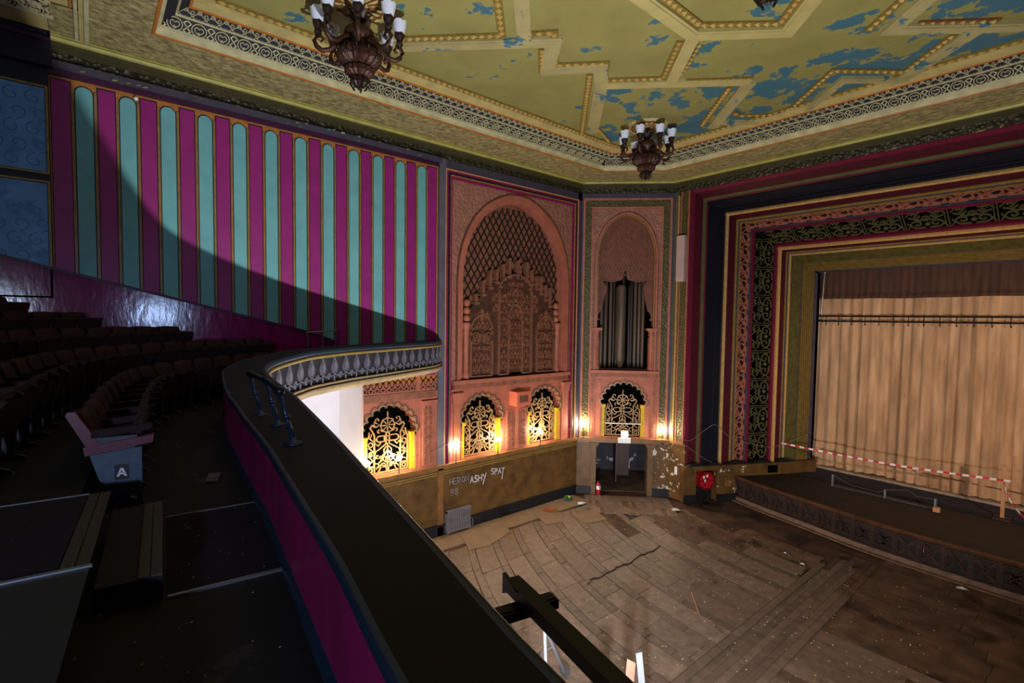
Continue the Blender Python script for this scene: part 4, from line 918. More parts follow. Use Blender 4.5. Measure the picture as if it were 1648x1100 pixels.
# flaking paint curls
for i in range(70):
    yy = random.uniform(-.3, 8.3); k = 1 if random.random() < .6 else 2; g = G(); zz = 11.9 + random.uniform(-.08, .06); h = .07 + random.random() * .05; w = random.uniform(.03, .10)
    g.add([ML(yy, zz, h), ML(yy + w, zz + .01, h + .01), ML(yy + w * .8, zz - w * .5, h + .05), ML(yy - .01, zz - w * .6, h + .03)], [(0, 1, 2, 3)]); g.obj('paint_flake', 'flake_teal' if i % 3 == 0 else 'flake', wl)
for i in range(26):
    x = random.uniform(-10.2, -1); g = G(); w = random.uniform(.03, .12); g.add([MS(x, 11.93, .04), MS(x + w, 11.95, .05), MS(x + w, 11.9, .1), MS(x, 11.88, .08)], [(0, 1, 2, 3)]); g.obj('paint_flake', 'flake', ws)
g = G(); g.sphere((XW + .04, .82, 11.58), .04); tag(g.obj('alarm_sensor', 'white_paint'), 'small round white sensor at the top of the striped wall', 'sensor')
g = G(); g.box((XW, -7.2, -.2), (14.2, -7, 13)); struct(g.obj('wall_back', 'plum')); g = G(); g.box((14, -7, -.2), (14.2, 19, 13)); struct(g.obj('wall_right', 'plum'))
# ================================================================== CIRCLE (balcony)
OUT = catmull([(4.5, .45), (2, .7), (.5, .86), (-.94, 1.0), (-1.93, 1.17), (-3.01, 1.36), (-4.24, 1.58), (-5.4, 1.77), (-6.5, 1.93), (-7.4, 2.0), (-8.2, 2.06), (-8.9, 2.18), (-9.5, 2.52), (-10.3, 3.37), (-10.95, 4.4), (-11.45, 5.35), (-11.95, 6.3), (-12.6, 7.5), (-13.1, 8.1), (-13.55, 8.45)], 5)
def interp(T, x):
    for (a, va), (b, vb) in zip(T, T[1:]):
        if a >= x >= b: return va + (vb - va) * (x - a) / (b - a)
    return T[0][1] if x > T[0][0] else T[-1][1]
for _ in range(0): pass
ZTOP = lambda x: interp([(5, 5.97), (-5, 5.98), (-6, 5.99), (-7, 6.02), (-8, 6.07), (-8.9, 6.13), (-9.5, 6.2), (-10.3, 6.28), (-11, 6.3), (-13.6, 6.28)], x)
WID = lambda x: interp([(5, .4), (-1, .4), (-2, .42), (-4, .53), (-5.4, .64), (-6.7, .71), (-7.4, .68), (-8.2, .62), (-9.2, .58), (-14, .58)], x)
NO = []
for i in range(len(OUT)):
    a, b = OUT[max(i-1, 0)], OUT[min(i+1, len(OUT)-1)]; l = math.dist(a, b); NO.append(((b[1]-a[1]) / l, -(b[0]-a[0]) / l))
for _ in range(14): NO = [NO[0]] + [tuple(Vector((NO[i-1][0] + 2 * NO[i][0] + NO[i+1][0], NO[i-1][1] + 2 * NO[i][1] + NO[i+1][1])).normalized()) for i in range(1, len(NO) - 1)] + [NO[-1]]
FZ = 5.35
bal = struct(G().obj('circle_front', 'fascia')) if False else thing('circle_front', 'long curved circle parapet with black top, magenta inner face and dark ornamental grey outer fascia', 'parapet', (-6, 1.5, FZ))
def bsw(name, m, prof, i0=0, smooth=True):
    """prof items: (k, d, z): point = OUT + normal * (d - k*width), height = top + z (z absolute when a string)"""
    g = G()
    def row(i):
        R = []
        for k, d, z in prof:
            dd = d - k * WID(OUT[i][0]); zz = ZTOP(OUT[i][0]) + z if not isinstance(z, str) else float(z); x_ = OUT[i][0] + NO[i][0] * dd; R.append((max(x_, XW + .02), OUT[i][1] + NO[i][1] * dd, zz))
        return R
    g.sweep(row, range(i0, len(OUT))); return g.obj(name, m, bal, smooth)
bsw('top_board', 'parapet_top', [(1, .03, -.02), (1, .03, 0), (0, -.03, 0), (0, -.03, -.02)], smooth=False)
bsw('inner_nosing', 'parapet_edge', [(1, .03, .0), (1, .005, .004), (1, -.008, -.01), (1, -.008, -.022), (1, .004, -.026), (1, .004, -.032), (1, -.004, -.036), (1, -.004, -.052), (1, .012, -.056)])
bsw('inner_face', 'magenta_face', [(1, .01, -.05), (1, .01, str(FZ + .08))])
bsw('inner_skirting', 'parapet_edge', [(1, .01, str(FZ + .09)), (1, -.01, str(FZ + .08)), (1, -.015, str(FZ - .01))])
bsw('outer_coping', 'parapet_edge', [(0, -.03, .0), (0, 0, .005), (0, .02, -.015), (0, .03, -.05), (0, .02, -.09), (0, -.01, -.11)])
bsw('gilt_moulding', 'cream_gold', [(0, -.01, -.10), (0, .03, -.105), (0, .05, -.13), (0, .04, -.16), (0, .0, -.17)])
bsw('fascia_panel', 'fascia', [(0, .0, -.16), (0, .0, -.62)])
bsw('black_cove', 'black', [(0, .0, -.61), (0, -.02, -.66), (0, .0, -.70)])
bsw('cream_moulding', 'mould_cream', [(0, -.02, -.69), (0, .05, -.695), (0, .06, -.72), (0, .03, -.74), (0, .03, -.76), (0, .05, -.77), (0, .04, -.84), (0, .0, -.88), (0, -.05, -.93)])
bsw('dark_strip', 'black', [(0, .045, -.752), (0, .058, -.76), (0, .058, -.775), (0, .045, -.785)])  # raised black strip between the cream mouldings
bsw('soffit', 'mould_cream', [(0, -.05, -.93), (0, -.75, -.96)])
# tulip ornaments on the fascia
RS = resample(OUT, .375)
def at_out(p):
    i = min(range(len(OUT)), key=lambda k: math.dist(OUT[k], p)); n = NO[i]; return n, ZTOP(p[0])
g = G(); X = ID
g.ribbon([(0, -.26), (.07, -.2), (.085, -.1), (.05, 0), (0, .09), (-.05, 0), (-.085, -.1), (-.07, -.2)], .02, 0, .03, X, True); g.prism([(0, -.22), (.05, -.14), (.045, -.06), (0, .04), (-.045, -.06), (-.05, -.14)], 0, .04, X)
g.ribbon([(0, .09), (0, .17)], .025, 0, .025, X); g.ribbon([(.0, -.26), (.12, -.3), (.185, -.22)], .02, 0, .03, X); g.ribbon([(.0, -.26), (-.12, -.3), (-.185, -.22)], .02, 0, .03, X); g.ribbon([(0, -.3), (0, -.44)], .025, 0, .02, X)
g.prism([(.17, -.26), (.2, -.3), (.19, -.36), (.15, -.3)], 0, .04, X)
orn = g.obj('tulip_ornament', 'fascia_orn', bal); fo = True
for p in RS:
    if p[0] > 1.5 or p[0] < -13.35: continue
    n, zt = at_out(p); t = Vector((-n[1], n[0], 0)) * -1
    m = Matrix(((-t.x, 0, n[0], p[0] + n[0] * .002), (-t.y, 0, n[1], p[1] + n[1] * .002), (0, 1, 0, zt - .28), (0, 0, 0, 1)))
    if fo: c = orn; fo = False
    else: c = orn.copy(); COL.objects.link(c); c.parent = bal
    c.matrix_parent_inverse = Matrix.Translation((6, -1.5, -FZ)); c.matrix_basis = m
# stepped floors : row A at FZ, each next row .28 higher
INN = [(max(OUT[i][0] - NO[i][0] * WID(OUT[i][0]), XW + .1), OUT[i][1] - NO[i][1] * WID(OUT[i][0])) for i in range(len(OUT))]
def curve_off(d):                                     # inner side offset, clipped at the wall
    P = []
    for i in range(len(INN)):
        x, y = INN[i][0] - NO[i][0] * d, INN[i][1] - NO[i][1] * d
        if x < XW + .12: 
            if P: P.append((XW + .1, P[-1][1] + (y - P[-1][1]) * .5))
            break
        P.append((x, y))
    return P
RIS = .28
def tier(d0, z, name='circle_floor'):
    A = curve_off(d0); poly = A + [(XW + .1, -6.9), (4.5, -6.9)]
    g = G(); g.prism(poly, z - .3, z, ID); return struct(g.obj(name, 'circle_floor'))
A0 = [(x + NO[i][0] * .1, y + NO[i][1] * .1) for i, (x, y) in enumerate(INN)]
g = G(); g.prism(A0 + [(XW + .1, -6.9), (4.5, -6.9)], FZ - .02, FZ, ID); cf = struct(g.obj('floor_circle', 'circle_floor'))
T = [cf]
for r in range(1, 7):
    A = curve_off(1.18 + .9 * (r - 1)); g = G(); g.prism(A + [(XW + .1, -6.9), (4.5, -6.9)], FZ + RIS * (r - 1) - .05, FZ + RIS * r, ID); T.append(g.obj('tier', 'circle_floor', cf))
# gangway steps beside seat A
R5 = math.radians(174.2); tx, ty = math.cos(R5), math.sin(R5)           # along the row
g = G(); MW = lambda u, v, h: (-3.49 - .995 * u * 1 + .1 * v, -.02 - .0 + .09 * u + v, h)
g.box((0, .0, FZ), (1.36, .31, FZ + .14), MW); stp = struct(g.obj('gangway_step', 'circle_floor'))
for (v0, v1, z) in ((.19, .31, FZ + .14), (-.14, -.01, FZ + .28)):
    for k in range(2): w = (v1 - v0) / 2; g = G(); g.box((0, v0 + k * w + .003, z), (1.36, v0 + (k + 1) * w - .003, z + .012), MW); g.obj('step_board', 'step_wood', stp)
g = G(); g.box((.0, -.9, FZ + .28), (1.36, -.145, FZ + .288), MW); g.obj('carpet_strip', 'carpet', stp); g = G(); g.box((0.02, .33, FZ), (1.36, 1.0, FZ + .008), MW); g.obj('carpet_strip', 'carpet', stp)
for (u0, u1, v0, v1, z) in ((-.03, .0, -.9, -.0, FZ + .28), (1.36, 1.385, -.9, -.14, FZ + .28), (-.03, 0, .33, 1.0, FZ), (1.36, 1.38, .33, 1.0, FZ)):
    g = G(); g.box((u0, v0, z), (u1, v1, z + .014), MW); g.obj('edge_strip', 'nosing' if z > FZ and u0 < 0 else 'steel', stp)
g = G(); g.box((-4.5, -1.2, FZ + .28), (-.035, -.01, FZ + .286), MW); g.obj('grey_tread', 'tread_grey', stp)

# ------------------------------------------------------------------ seats
def seat_parts(t):
    g = G(); P = []                                    # local: x along the row, y forward, z up
    g = G(); n = 6
    prof = [(-.24, -.14), (-.12, -.165), (0, -.17), (.12, -.165), (.24, -.14)]
    V = []
    for (z, dy, s) in ((.36, .0, .96), (.55, -.05, 1), (.74, -.11, .98), (.80, -.13, .9)):
        for (x, y) in prof: V.append((x * s, y + dy + .07, z + (.02 * math.cos(x * 6) if z > .75 else 0)))
    for (z, dy, s) in ((.80, -.15, .9), (.74, -.16, .98), (.55, -.1, 1), (.36, -.05, .96)):
        for (x, y) in prof: V.append((x * s, y + dy + .03, z))
    k = 5; g.add(V, [(j*k+i, j*k+i+1, (j+1)*k+i+1, (j+1)*k+i) for j in range(7) for i in range(4)] + [tuple(j*k for j in range(8)), tuple(j*k+4 for j in range(8))[::-1]])
    g.obj('backrest', 'seat_red', t, True)
    g = G(); V = []
    for (y, z) in ((-.02, .40), (.0, .44), (.10, .83 - .06), (.16, .78), (.17, .74), (.06, .36), (.0, .36)):
        for x in (-.225, .225): V.append((x, y + .03, z - .07))
    g.add(V, [(2*i, 2*i+1, 2*((i+1) % 7)+1, 2*((i+1) % 7)) for i in range(7)] + [tuple(2*i for i in range(7)), tuple(2*i+1 for i in range(7))]); g.obj('seat_pan', 'seat_dark', t)
def standard(t, x):
    g = G(); g.add([(x + s, y, z) for s in (-.02, .02) for (y, z) in ((-.1, .0), (.2, .0), (.17, .03), (.1, .06), (.14, .5), (.16, .6), (-.12, .6), (-.1, .5), (-.0, .06), (-.08, .03))],
               [tuple(range(10)), tuple(range(10, 20))[::-1]] + [(i, (i+1) % 10, 10 + (i+1) % 10, 10 + i) for i in range(10)]); st = g.obj('standard', 'seat_metal', t)
    g = G(); g.add([(x + s, y, z) for s in (-.035, .035) for (y, z) in ((-.15, .6), (.25, .64), (.27, .67), (.25, .69), (-.15, .66))], [tuple(range(5)), tuple(range(5, 10))[::-1]] + [(i, (i+1) % 5, 5 + (i+1) % 5, 5 + i) for i in range(5)]); g.obj('armrest', 'seat_dark', t)
proto = thing('theatre_seat', 'dark red tip-up theatre seat', 'seat', (0, 0, 0), 'tip-up seats of the circle'); seat_parts(proto); standard(proto, .26)
used = False
ordn = ['first', 'second', 'third', 'fourth', 'fifth', 'sixth', 'seventh', 'eighth', 'ninth', 'tenth', 'eleventh', 'twelfth', 'thirteenth', 'fourteenth', 'fifteenth', 'sixteenth', 'seventeenth', 'eighteenth', 'nineteenth', 'twentieth', 'twenty-first', 'twenty-second']
rown = ['front row behind the parapet', 'second row back', 'third row back', 'fourth row back', 'fifth row back']
for r in range(5):
    d = .98 + .9 * r; P = []
    FIN = catmull([(INN[i][0], INN[i][1], NO[i][0], NO[i][1]) for i in range(len(OUT))], 8)
    for q in FIN:
        x, y = q[0] - q[2] * d, q[1] - q[3] * d
        if x < XW + .42: break
        if x < -5.66: P.append((x, y, q[2], q[3]))
    S = []; S = resample([p for p in P], .525) if len(P) > 1 else []
    for k, p in enumerate(S):
        if k >= len(ordn): break
        n = Vector((p[2], p[3])).normalized(); ang = math.atan2(n.y, n.x) - PI / 2
        if not used: c = proto; used = True
        else: c = copy_tree(proto)
        c.location = (p[0], p[1], FZ + RIS * r); c.rotation_euler = (0, 0, ang)
        c['label'] = f'dark red seat, {ordn[k]} from the gangway in the {rown[r]}' if (r or k) else 'dark red seat at the gangway whose blue-grey end panel carries a white letter A'
        if k == 0:
            standard(c, -.26) if False else None
        if r == 0 and k == 0: seatA = c
# grey-blue end panel with the row letter
sa = seatA; Ma = Matrix.Translation(sa.location) @ Matrix.Rotation(sa.rotation_euler.z, 4, 'Z')
def loc_obj(g, name, m, parent):
    o = g.obj(name, m); o.parent = parent; return o
g = G(); MA = lambda u, v, h: (.27 + h, u, v)
g.prism([(-.06, .08), (.19, .1), (.19, .50), (-.16, .46)], .0, .03, MA); ep = loc_obj(g, 'end_panel', 'seat_panel', sa)
g = G(); g.box((.15, 0, 0), (.19, .12, .03), MA); loc_obj(g, 'foot', 'seat_panel', sa)
g = G(); g.prism([(-.19, .46), (.27, .53), (.28, .60), (-.2, .535)], -.05, .045, MA); loc_obj(g, 'end_armrest', 'seat_vinyl', sa)
g = G(); g.prism([(-.17, .5), (-.08, .52), (-.25, .83), (-.3, .83), (-.31, .80)], -.03, .02, MA); loc_obj(g, 'back_side', 'seat_vinyl', sa)
g = G(); g.box((-.0, .23, .03), (.1, .36, .032), MA); pl = loc_obj(g, 'letter_plate', 'navy', ep)
g = G(); u0 = .05; MA2 = lambda u, v, h: MA(.05 + (u - .05) * .8, .295 + (v - .295) * .8, h)
g.prism([(u0 - .045, .25), (u0 - .022, .25), (u0 + .004, .34), (u0 - .01, .34)], .032, .037, MA2); g.prism([(u0 + .045, .25), (u0 + .022, .25), (u0 - .006, .34), (u0 + .012, .34)], .032, .037, MA2); g.box((u0 - .028, .27, .032), (u0 + .028, .288, .037), MA2); loc_obj(g, 'letter_a', 'white_paint', ep)
# rail on the parapet at the end of the gangway
rl = thing('safety_rail', 'blue-black iron safety rail with three posts on the parapet top', 'rail', (-4.9, 1.3, 5.98))
tops = []
for (px, py, lean) in ((-5.54, 1.31, .0), (-4.93, 1.31, .0), (-4.13, 1.21, .0)):
    g = G(); g.lathe([(.075, 5.98), (.075, 5.99), (.03, 6.0), (.022, 6.03)], (px, py, 0), 12); f = None
    g.tube([(px, py, 6.0), (px - .033, py - .04, 6.2), (px - .065, py - .08, 6.39)], .019, 8); g.lathe([(.026, 6.18), (.028, 6.2), (.026, 6.22)], (px - .033, py - .04, 0), 8); o = g.obj('post', 'rail_paint', rl, True)
    g = G(); g.sphere((px - .065, py - .08, 6.4), .04); g.obj('knuckle', 'rail_dark', o, True); tops.append((px - .065, py - .08, 6.4))
g = G(); g.tube(tops, .024, 8); g.obj('handrail', 'rail_dark', rl, True)
r2 = thing('gangway_rail', 'small thin handrail by the side wall at the foot of the raked dado', 'rail', (-12.8, 4.4, 6.2))
for y in (4.11, 4.48, 4.81): g = G(); g.tube([(-12.8, y, 5.9), (-12.8, y, 6.58 + .06 * (y - 4.1))], .014, 6); g.obj('post', 'steel', r2)
g = G(); g.tube([(-12.8, 4.08, 6.58), (-12.8, 4.84, 6.63)], .016, 6); g.obj('handrail', 'steel', r2)
# partition closing the stalls under the circle
PWp = [(-13.58, 5.84), (-12.4, 5.28)] + [(OUT[i][0] - NO[i][0] * .3, OUT[i][1] - NO[i][1] * .3) for i in range(len(OUT) - 1, -1, -1) if OUT[i][1] < 4.5]
g = G(); g.ribbon(PWp, .1, 0, 5.33, ID); pt = struct(g.obj('wall_partition', 'white_wall'))
# dark gallery beam with bracket hung off the circle front
bm = thing('lighting_bar', 'black timber lighting bar on a bracket in front of the circle parapet', 'beam', (-2.1, 1.9, 5.4))
g = G(); A, B_ = Vector((-2.36, 1.98, 0)), Vector((-.6, 1.62, 0)); t = (B_ - A).normalized(); n = Vector((-t.y, t.x, 0)); MB = lambda u, v, h: (A.x + t.x*u + n.x*v, A.y + t.y*u + n.y*v, h)
g.box((.05, -.05, 5.32), (2.0, .045, 5.4), MB); g.obj('bar', 'beam_black', bm)
g = G(); g.prism([(.03, 5.3), (.2, 5.39), (.03, 5.43)], -.06, -.035, lambda u, h, v: MB(u, v, h)); g.obj('end_plate', 'beam_black', bm)
g = G(); g.box((.17, -.85, 5.26), (.27, .2, 5.315), MB); g.box((.19, -.85, 5.315), (.25, .19, 5.322), MB); g.obj('bracket_arm', 'beam_black', bm)
g = G(); g.tube([MB(.22, -.8, 5.0), MB(.22, -.1, 5.27)], .03, 6); g.obj('strut', 'beam_black', bm)
# white ladder-legged stand and boards in the stalls below
st = thing('trestle_stand', 'white metal trestle leg standing on the stalls floor behind the black bar', 'stand', (-6.4, 6.9, 0))
Ft = Vector((-6.61, 7.04, 0)); Tp = Vector((-6.2, 6.05, 1.55))
for nm, pts in (('leg', [Ft, Tp]), ('leg', [Vector((-5.6, 5.6, 0)), Tp]), ('brace', [Ft.lerp(Tp, .62), Vector((-7.35, 6.3, .02))])):
    g = G(); g.tube(pts, .035 if nm == 'leg' else .022, 4); g.obj(nm, 'alu', st)
g = G(); g.box((-6.68, 6.97, 0), (-6.54, 7.11, .12)); g.obj('foot', 'steel', st)
tb = thing('board_stack', 'upright pale boards leaning together at the bottom edge of the stalls', 'boards', (-4.9, 6.7, 0))
def slab(nm, m, a, b, w, th, top):
    g = G(); a, b = Vector(a), Vector(b); d = (b - a); t = Vector((d.y, -d.x, 0)); t = Vector((.77, .64, 0)); nn = t.cross(d).normalized()
    P = [a - t*w, a + t*w, b + t*w + Vector((0, 0, top)), b - t*w]; P2 = [p + nn * th for p in P]; g.add(P + P2, [(0, 1, 2, 3), (7, 6, 5, 4), (0, 1, 5, 4), (1, 2, 6, 5), (2, 3, 7, 6), (3, 0, 4, 7)]); g.obj(nm, m, tb)
slab('plywood_board', 'plywood', (-4.75, 6.45, 0), (-5.0, 6.95, 1.22), .07, .03, -.06); slab('white_board', 'board_grey', (-4.35, 6.6, 0), (-4.93, 7.06, 1.3), .05, .03, .04); slab('white_board', 'board_grey', (-4.95, 6.1, 0), (-5.15, 6.62, .95), .08, .03, -.05)
# ================================================================== OBJECTS
# working lamps along the dado ledge
def lamp(loc, label, n=(1, 0, 0)):
    t = thing('work_lamp', label, 'lamp', loc, 'bare working lamps along the dado ledge'); x, y, z = loc
    g = G(); g.lathe([(.05, z - .5), (.05, z - .48), (.015, z - .46), (.015, z - .12), (.03, z - .1), (.03, z - .05)], (x, y, 0), 8); g.obj('lamp_holder', 'black_rubber', t)
    g = G(); g.lathe([(.025, z - .06), (.065, z - .03), (.085, z + .02), (.065, z + .08), (.002, z + .11)], (x, y, 0), 10); g.obj('bulb', 'bulb', t, True)
lamp((XW + .16, 6.95, 2.78), 'bare lit lamp before the grille under the circle front')
lamp((XW + .16, 5.95, 2.78), 'bare lit lamp at the right end of the white partition')
lamp((XW + .16, 8.98, 2.78), 'bare lit lamp left of the left grille, by the magenta frame')
lamp((XW + .16, 10.72, 2.78), 'bare lit lamp at the right edge of the grille left of the pink box')
lamp((XW + .16, 12.72, 2.78), 'bare lit lamp before the grille right of the pink box')
p = MO(.25, 2.78, .17); lamp((p[0], p[1], 2.78), 'bare lit lamp in the corner beside the organ bay')
p = MO(3.35, 2.62, .12); lamp((p[0], p[1], 2.62), 'bare lit lamp right of the organ grille by the stage corner')
# floodlight on the organ ledge
p = MO(1.9, 2.3, .12); fl = thing('floodlight', 'white floodlight with a lit lens on the ledge under the organ grille', 'floodlight', p)
g = G(); g.box((1.62, 2.14, .19), (2.1, 2.34, .26), MO); g.obj('housing', 'white_paint', fl)
g = G(); g.box((1.74, 2.36, .13), (2.02, 2.62, .17), MO); g.obj('head', 'white_paint', fl); g = G(); g.box((1.77, 2.39, .17), (1.99, 2.59, .175), MO); g.obj('lens', 'flood_lens', fl)
g = G(); g.box((1.12, 2.86, .0), (2.52, 2.89, .05), MO); tag(g.obj('white_batten', 'white_paint'), 'thin white batten fixed across the grille below the organ pipes', 'batten')
# festoon cable
g = G(); pts = []
anch = [(XW + .06, 5.9, 2.75), (XW + .06, 6.95, 2.8), (XW + .06, 8.95, 3.05), (XW + .06, 10.7, 2.8), (XW + .06, 12.7, 2.8), (XW + .06, 14.7, 2.75)]
for a, b in zip(anch, anch[1:]):
    for k in range(8): t = k / 8; pts.append((a[0] + .05, a[1] + (b[1]-a[1])*t, a[2] + (b[2]-a[2])*t - .18 * math.sin(PI*t)))
g.tube(pts, .007, 4); tag(g.obj('festoon_cable', 'cable'), 'thin pale cable sagging between the lamps along the left wall', 'cable')
g = G(); c2 = [(-10.7, 17.2, 2.55), (-10.2, 17.5, 2.4), (-9.9, 18.0, 2.75), (-9.62, 18.4, 3.0), (-9.35, 18.9, 2.55), (-8.9, 19.8, 2.2), (-8.4, 20.6, 2.05), (-8.0, 21.4, 2.25), (-7.6, 22.3, 2.55)]
g.tube(catmull(c2, 5), .008, 4); g.tube(catmull([(-10.6, 17.2, 2.5), (-10.15, 17.6, 2.05), (-9.8, 18.1, 1.65), (-9.6, 18.5, 1.48)], 4), .007, 4); tag(g.obj('stage_cable', 'cable'), 'thin pale cable strung across the foot of the proscenium bands', 'cable')
# pink loudspeaker box on the pier
lb = thing('loudspeaker_box', 'pink painted loudspeaker box on the pier between two window grilles', 'loudspeaker', ML(11.68, 4.0, 0))
g = G(); g.box((11.33, 3.92, .0), (11.98, 4.42, .42), ML); g.obj('cabinet', 'box_pink', lb); g = G(); g.box((11.45, 4.05, .42), (11.86, 4.3, .425), ML); g.obj('speaker_grille', 'terracotta_dark', lb); g = G(); g.ribbon([(11.4, 4.0), (11.91, 4.0), (11.91, 4.35), (11.4, 4.35)], .04, .42, .435, ML, True); g.obj('front_frame', 'box_pink', lb)
# column loudspeaker
sp = thing('column_loudspeaker', 'tall pale pink column loudspeaker beside the proscenium', 'loudspeaker', MS(-10.64, 8.5, 0))
g = G(); g.box((-10.8, 8.5, .02), (-10.47, 10.24, .2), MS); g.obj('cabinet', 'speaker_pink', sp)
for k in range(6): g = G(); b = MS(-10.64, 8.75 + .25 * k, .2); g.lathe([(.002, -.012), (.09, -.01), (.09, .0)], b, 12, axis='y'); g.obj('driver', 'box_pink' if False else 'speaker_pink', sp)
# radiator
rd = thing('radiator', 'grey ribbed column radiator at the foot of the brown dado', 'radiator', (XW + .15, 9.05, 0))
for k in range(14):
    y = 8.62 + k * .066; g = G(); g.prism([(.08, y), (.25, y), (.25, y + .045), (.08, y + .045)], .12, .76, lambda a, b, h: (XW + a, b, h)); g.obj('column', 'radiator_paint', rd)
g = G(); g.box((XW + .1, 8.62, .06), (XW + .23, 9.56, .13)); g.box((XW + .1, 8.62, .7), (XW + .23, 9.56, .78)); g.obj('header', 'radiator_paint', rd); g = G(); g.box((XW + .12, 8.66, 0), (XW + .2, 8.7, .08)); g.box((XW + .12, 9.46, 0), (XW + .2, 9.5, .08)); g.obj('foot', 'radiator_paint', rd)
g = G(); g.tube([(XW + .2, 9.58, .35), (XW + .2, 9.64, .3), (XW + .2, 9.64, 0)], .02, 6); g.obj('valve_pipe', 'steel', rd)
# fire extinguisher
p = MO(.9, 0, .12); fe = thing('fire_extinguisher', 'red fire extinguisher standing by the left jamb of the dark doorway', 'extinguisher', p)
g = G(); g.lathe([(.085, 0), (.09, .03), (.09, .42), (.06, .5), (.03, .53)], p, 14); g.obj('cylinder', 'red_paint', fe, True); g = G(); g.lathe([(.03, .53), (.035, .58), (.02, .6)], p, 8); g.box((p[0] - .02, p[1] - .1, .57), (p[0] + .02, p[1] + .06, .6)); g.obj('valve_head', 'black_rubber', fe)
g = G(); g.tube([(p[0], p[1] - .06, .58), (p[0] + .1, p[1] - .06, .5), (p[0] + .1, p[1] - .03, .25)], .014, 6); g.obj('hose', 'black_rubber', fe); g = G(); g.lathe([(.0915, .22), (.0915, .36)], p, 14); g.obj('label_band', 'white_paint', fe)
# fire hose reel in the recess
b = PB(.86, .82, .02); hr = thing('fire_hose_reel', 'red fire hose reel set in the dado recess beside the stage', 'hose reel', b)
nn = Vector((.8802, -.4745, 0)); tt = Vector((.4745, .8802, 0)); MH = lambda u, v, h: tuple(Vector(b) + tt * u + Vector((0, 0, v)) + nn * h)
g = G(); g.ribbon(circ(0, 0, .33, 24), .05, .08, .13, MH, True); g.prism(circ(0, 0, .36, 24), -.18, -.14, MH)
for k in range(6): g.ribbon([(0, 0), (.32 * math.cos(k * PI / 3), .32 * math.sin(k * PI / 3))], .03, .1, .125, MH); g.obj('flange', 'hose_red', hr)
g = G(); g.prism(circ(0, 0, .3, 20), -.14, .1, MH); g.obj('hose_coil', 'red_paint', hr); g = G(); g.prism(circ(0, 0, .08, 12), .14, .2, MH); g.obj('hub', 'hose_red', hr)
for (u, v) in ((-.14, .16), (.0, .2), (-.08, .02)): g = G(); g.prism([(u - .05, v), (u, v - .07), (u + .05, v), (u, v + .07)], .14, .143, MH); g.obj('label', 'tape_white', hr)
g = G(); g.tube([MH(.05, -.3, .1), MH(.1, -.6, .15), (-9.8, 18.0, .06), (-9.6, 17.6, .03), (-8.9, 17.7, .03)], .025, 6); g.obj('hose_end', 'black_rubber', hr)
for (u, v, m, w, h, lab) in ((-.72, .3, 'paper', .1, .09, ''),):
    g = G(); g.box((.5, .98, -.49), (.6, 1.08, -.48), PB); tag(g.obj('notice', 'paper'), 'small white notice in the hose reel recess', 'notice')
g = G(); g.box((1.72, .55, .12), (1.86, .8, .125), PB); tag(g.obj('hose_sign', 'tile_orange'), 'small worn red fire sign on the brown dado right of the hose reel', 'sign')
g = G(); g.box((-10.72, .98, .03), (-10.6, 1.3, .035), MS); tag(g.obj('fire_notice', 'paper'), 'small white and red notice on the damaged dado beside the doorway', 'notice')
# paint damage patches on the dado are material wear ; graffiti on the left dado
L5 = {'H': [[(0, 0), (0, 1)], [(.6, 0), (.6, 1)], [(0, .5), (.6, .5)]], 'E': [[(.6, 0), (0, .05), (0, 1), (.6, .95)], [(0, .5), (.5, .52)]], 'R': [[(0, 0), (0, 1), (.5, .9), (.45, .55), (0, .5), (.6, 0)]], 'O': [[(.3, 0), (0, .4), (.2, 1), (.6, .7), (.5, .1), (.3, 0)]], 'N': [[(0, 0), (0, 1), (.6, 0), (.6, 1.2)]],
      'A': [[(0, 0), (.3, 1), (.6, 0)], [(.1, .4), (.5, .4)]], 'S': [[(.6, .9), (.2, 1), (.05, .7), (.5, .4), (.45, .05), (0, .05)]], 'Y': [[(0, 1), (.3, .55)], [(.65, 1.05), (.05, -.7)]], '9': [[(.5, .6), (.1, .55), (.1, .95), (.5, .95), (.5, .3), (.1, 0)]], '8': [[(.3, .5), (.05, .75), (.3, 1), (.55, .75), (.3, .5), (.0, .2), (.3, 0), (.6, .2), (.3, .5)]],
      'P': [[(0, -.1), (.1, 1), (.55, .85), (.5, .5), (.05, .45)]], 'T': [[(-.05, 1), (.75, .95)], [(.35, .95), (.05, -1.0)]]}
def graf(txt, u, v, s, w, m, nm, lab, slope=.0):
    g = G()
    for i, ch in enumerate(txt):
        for st_ in L5[ch]: g.ribbon([(u + (i * .78 + a) * s, v + b * s + i * slope) for a, b in st_], w, .04, .043, ML)
    return g.obj(nm, m, wl)
graf('HERON', 8.82, 1.55, .2, .018, 'graf_grey', 'graffiti', ''); graf('98', 8.85, 1.18, .22, .016, 'graf_grey', 'graffiti', ''); graf('ASHY', 9.64, 1.45, .22, .026, 'graf_white', 'graffiti', ''); graf('SPAT', 10.52, 1.58, .2, .024, 'graf_white', 'graffiti', '', -.02)
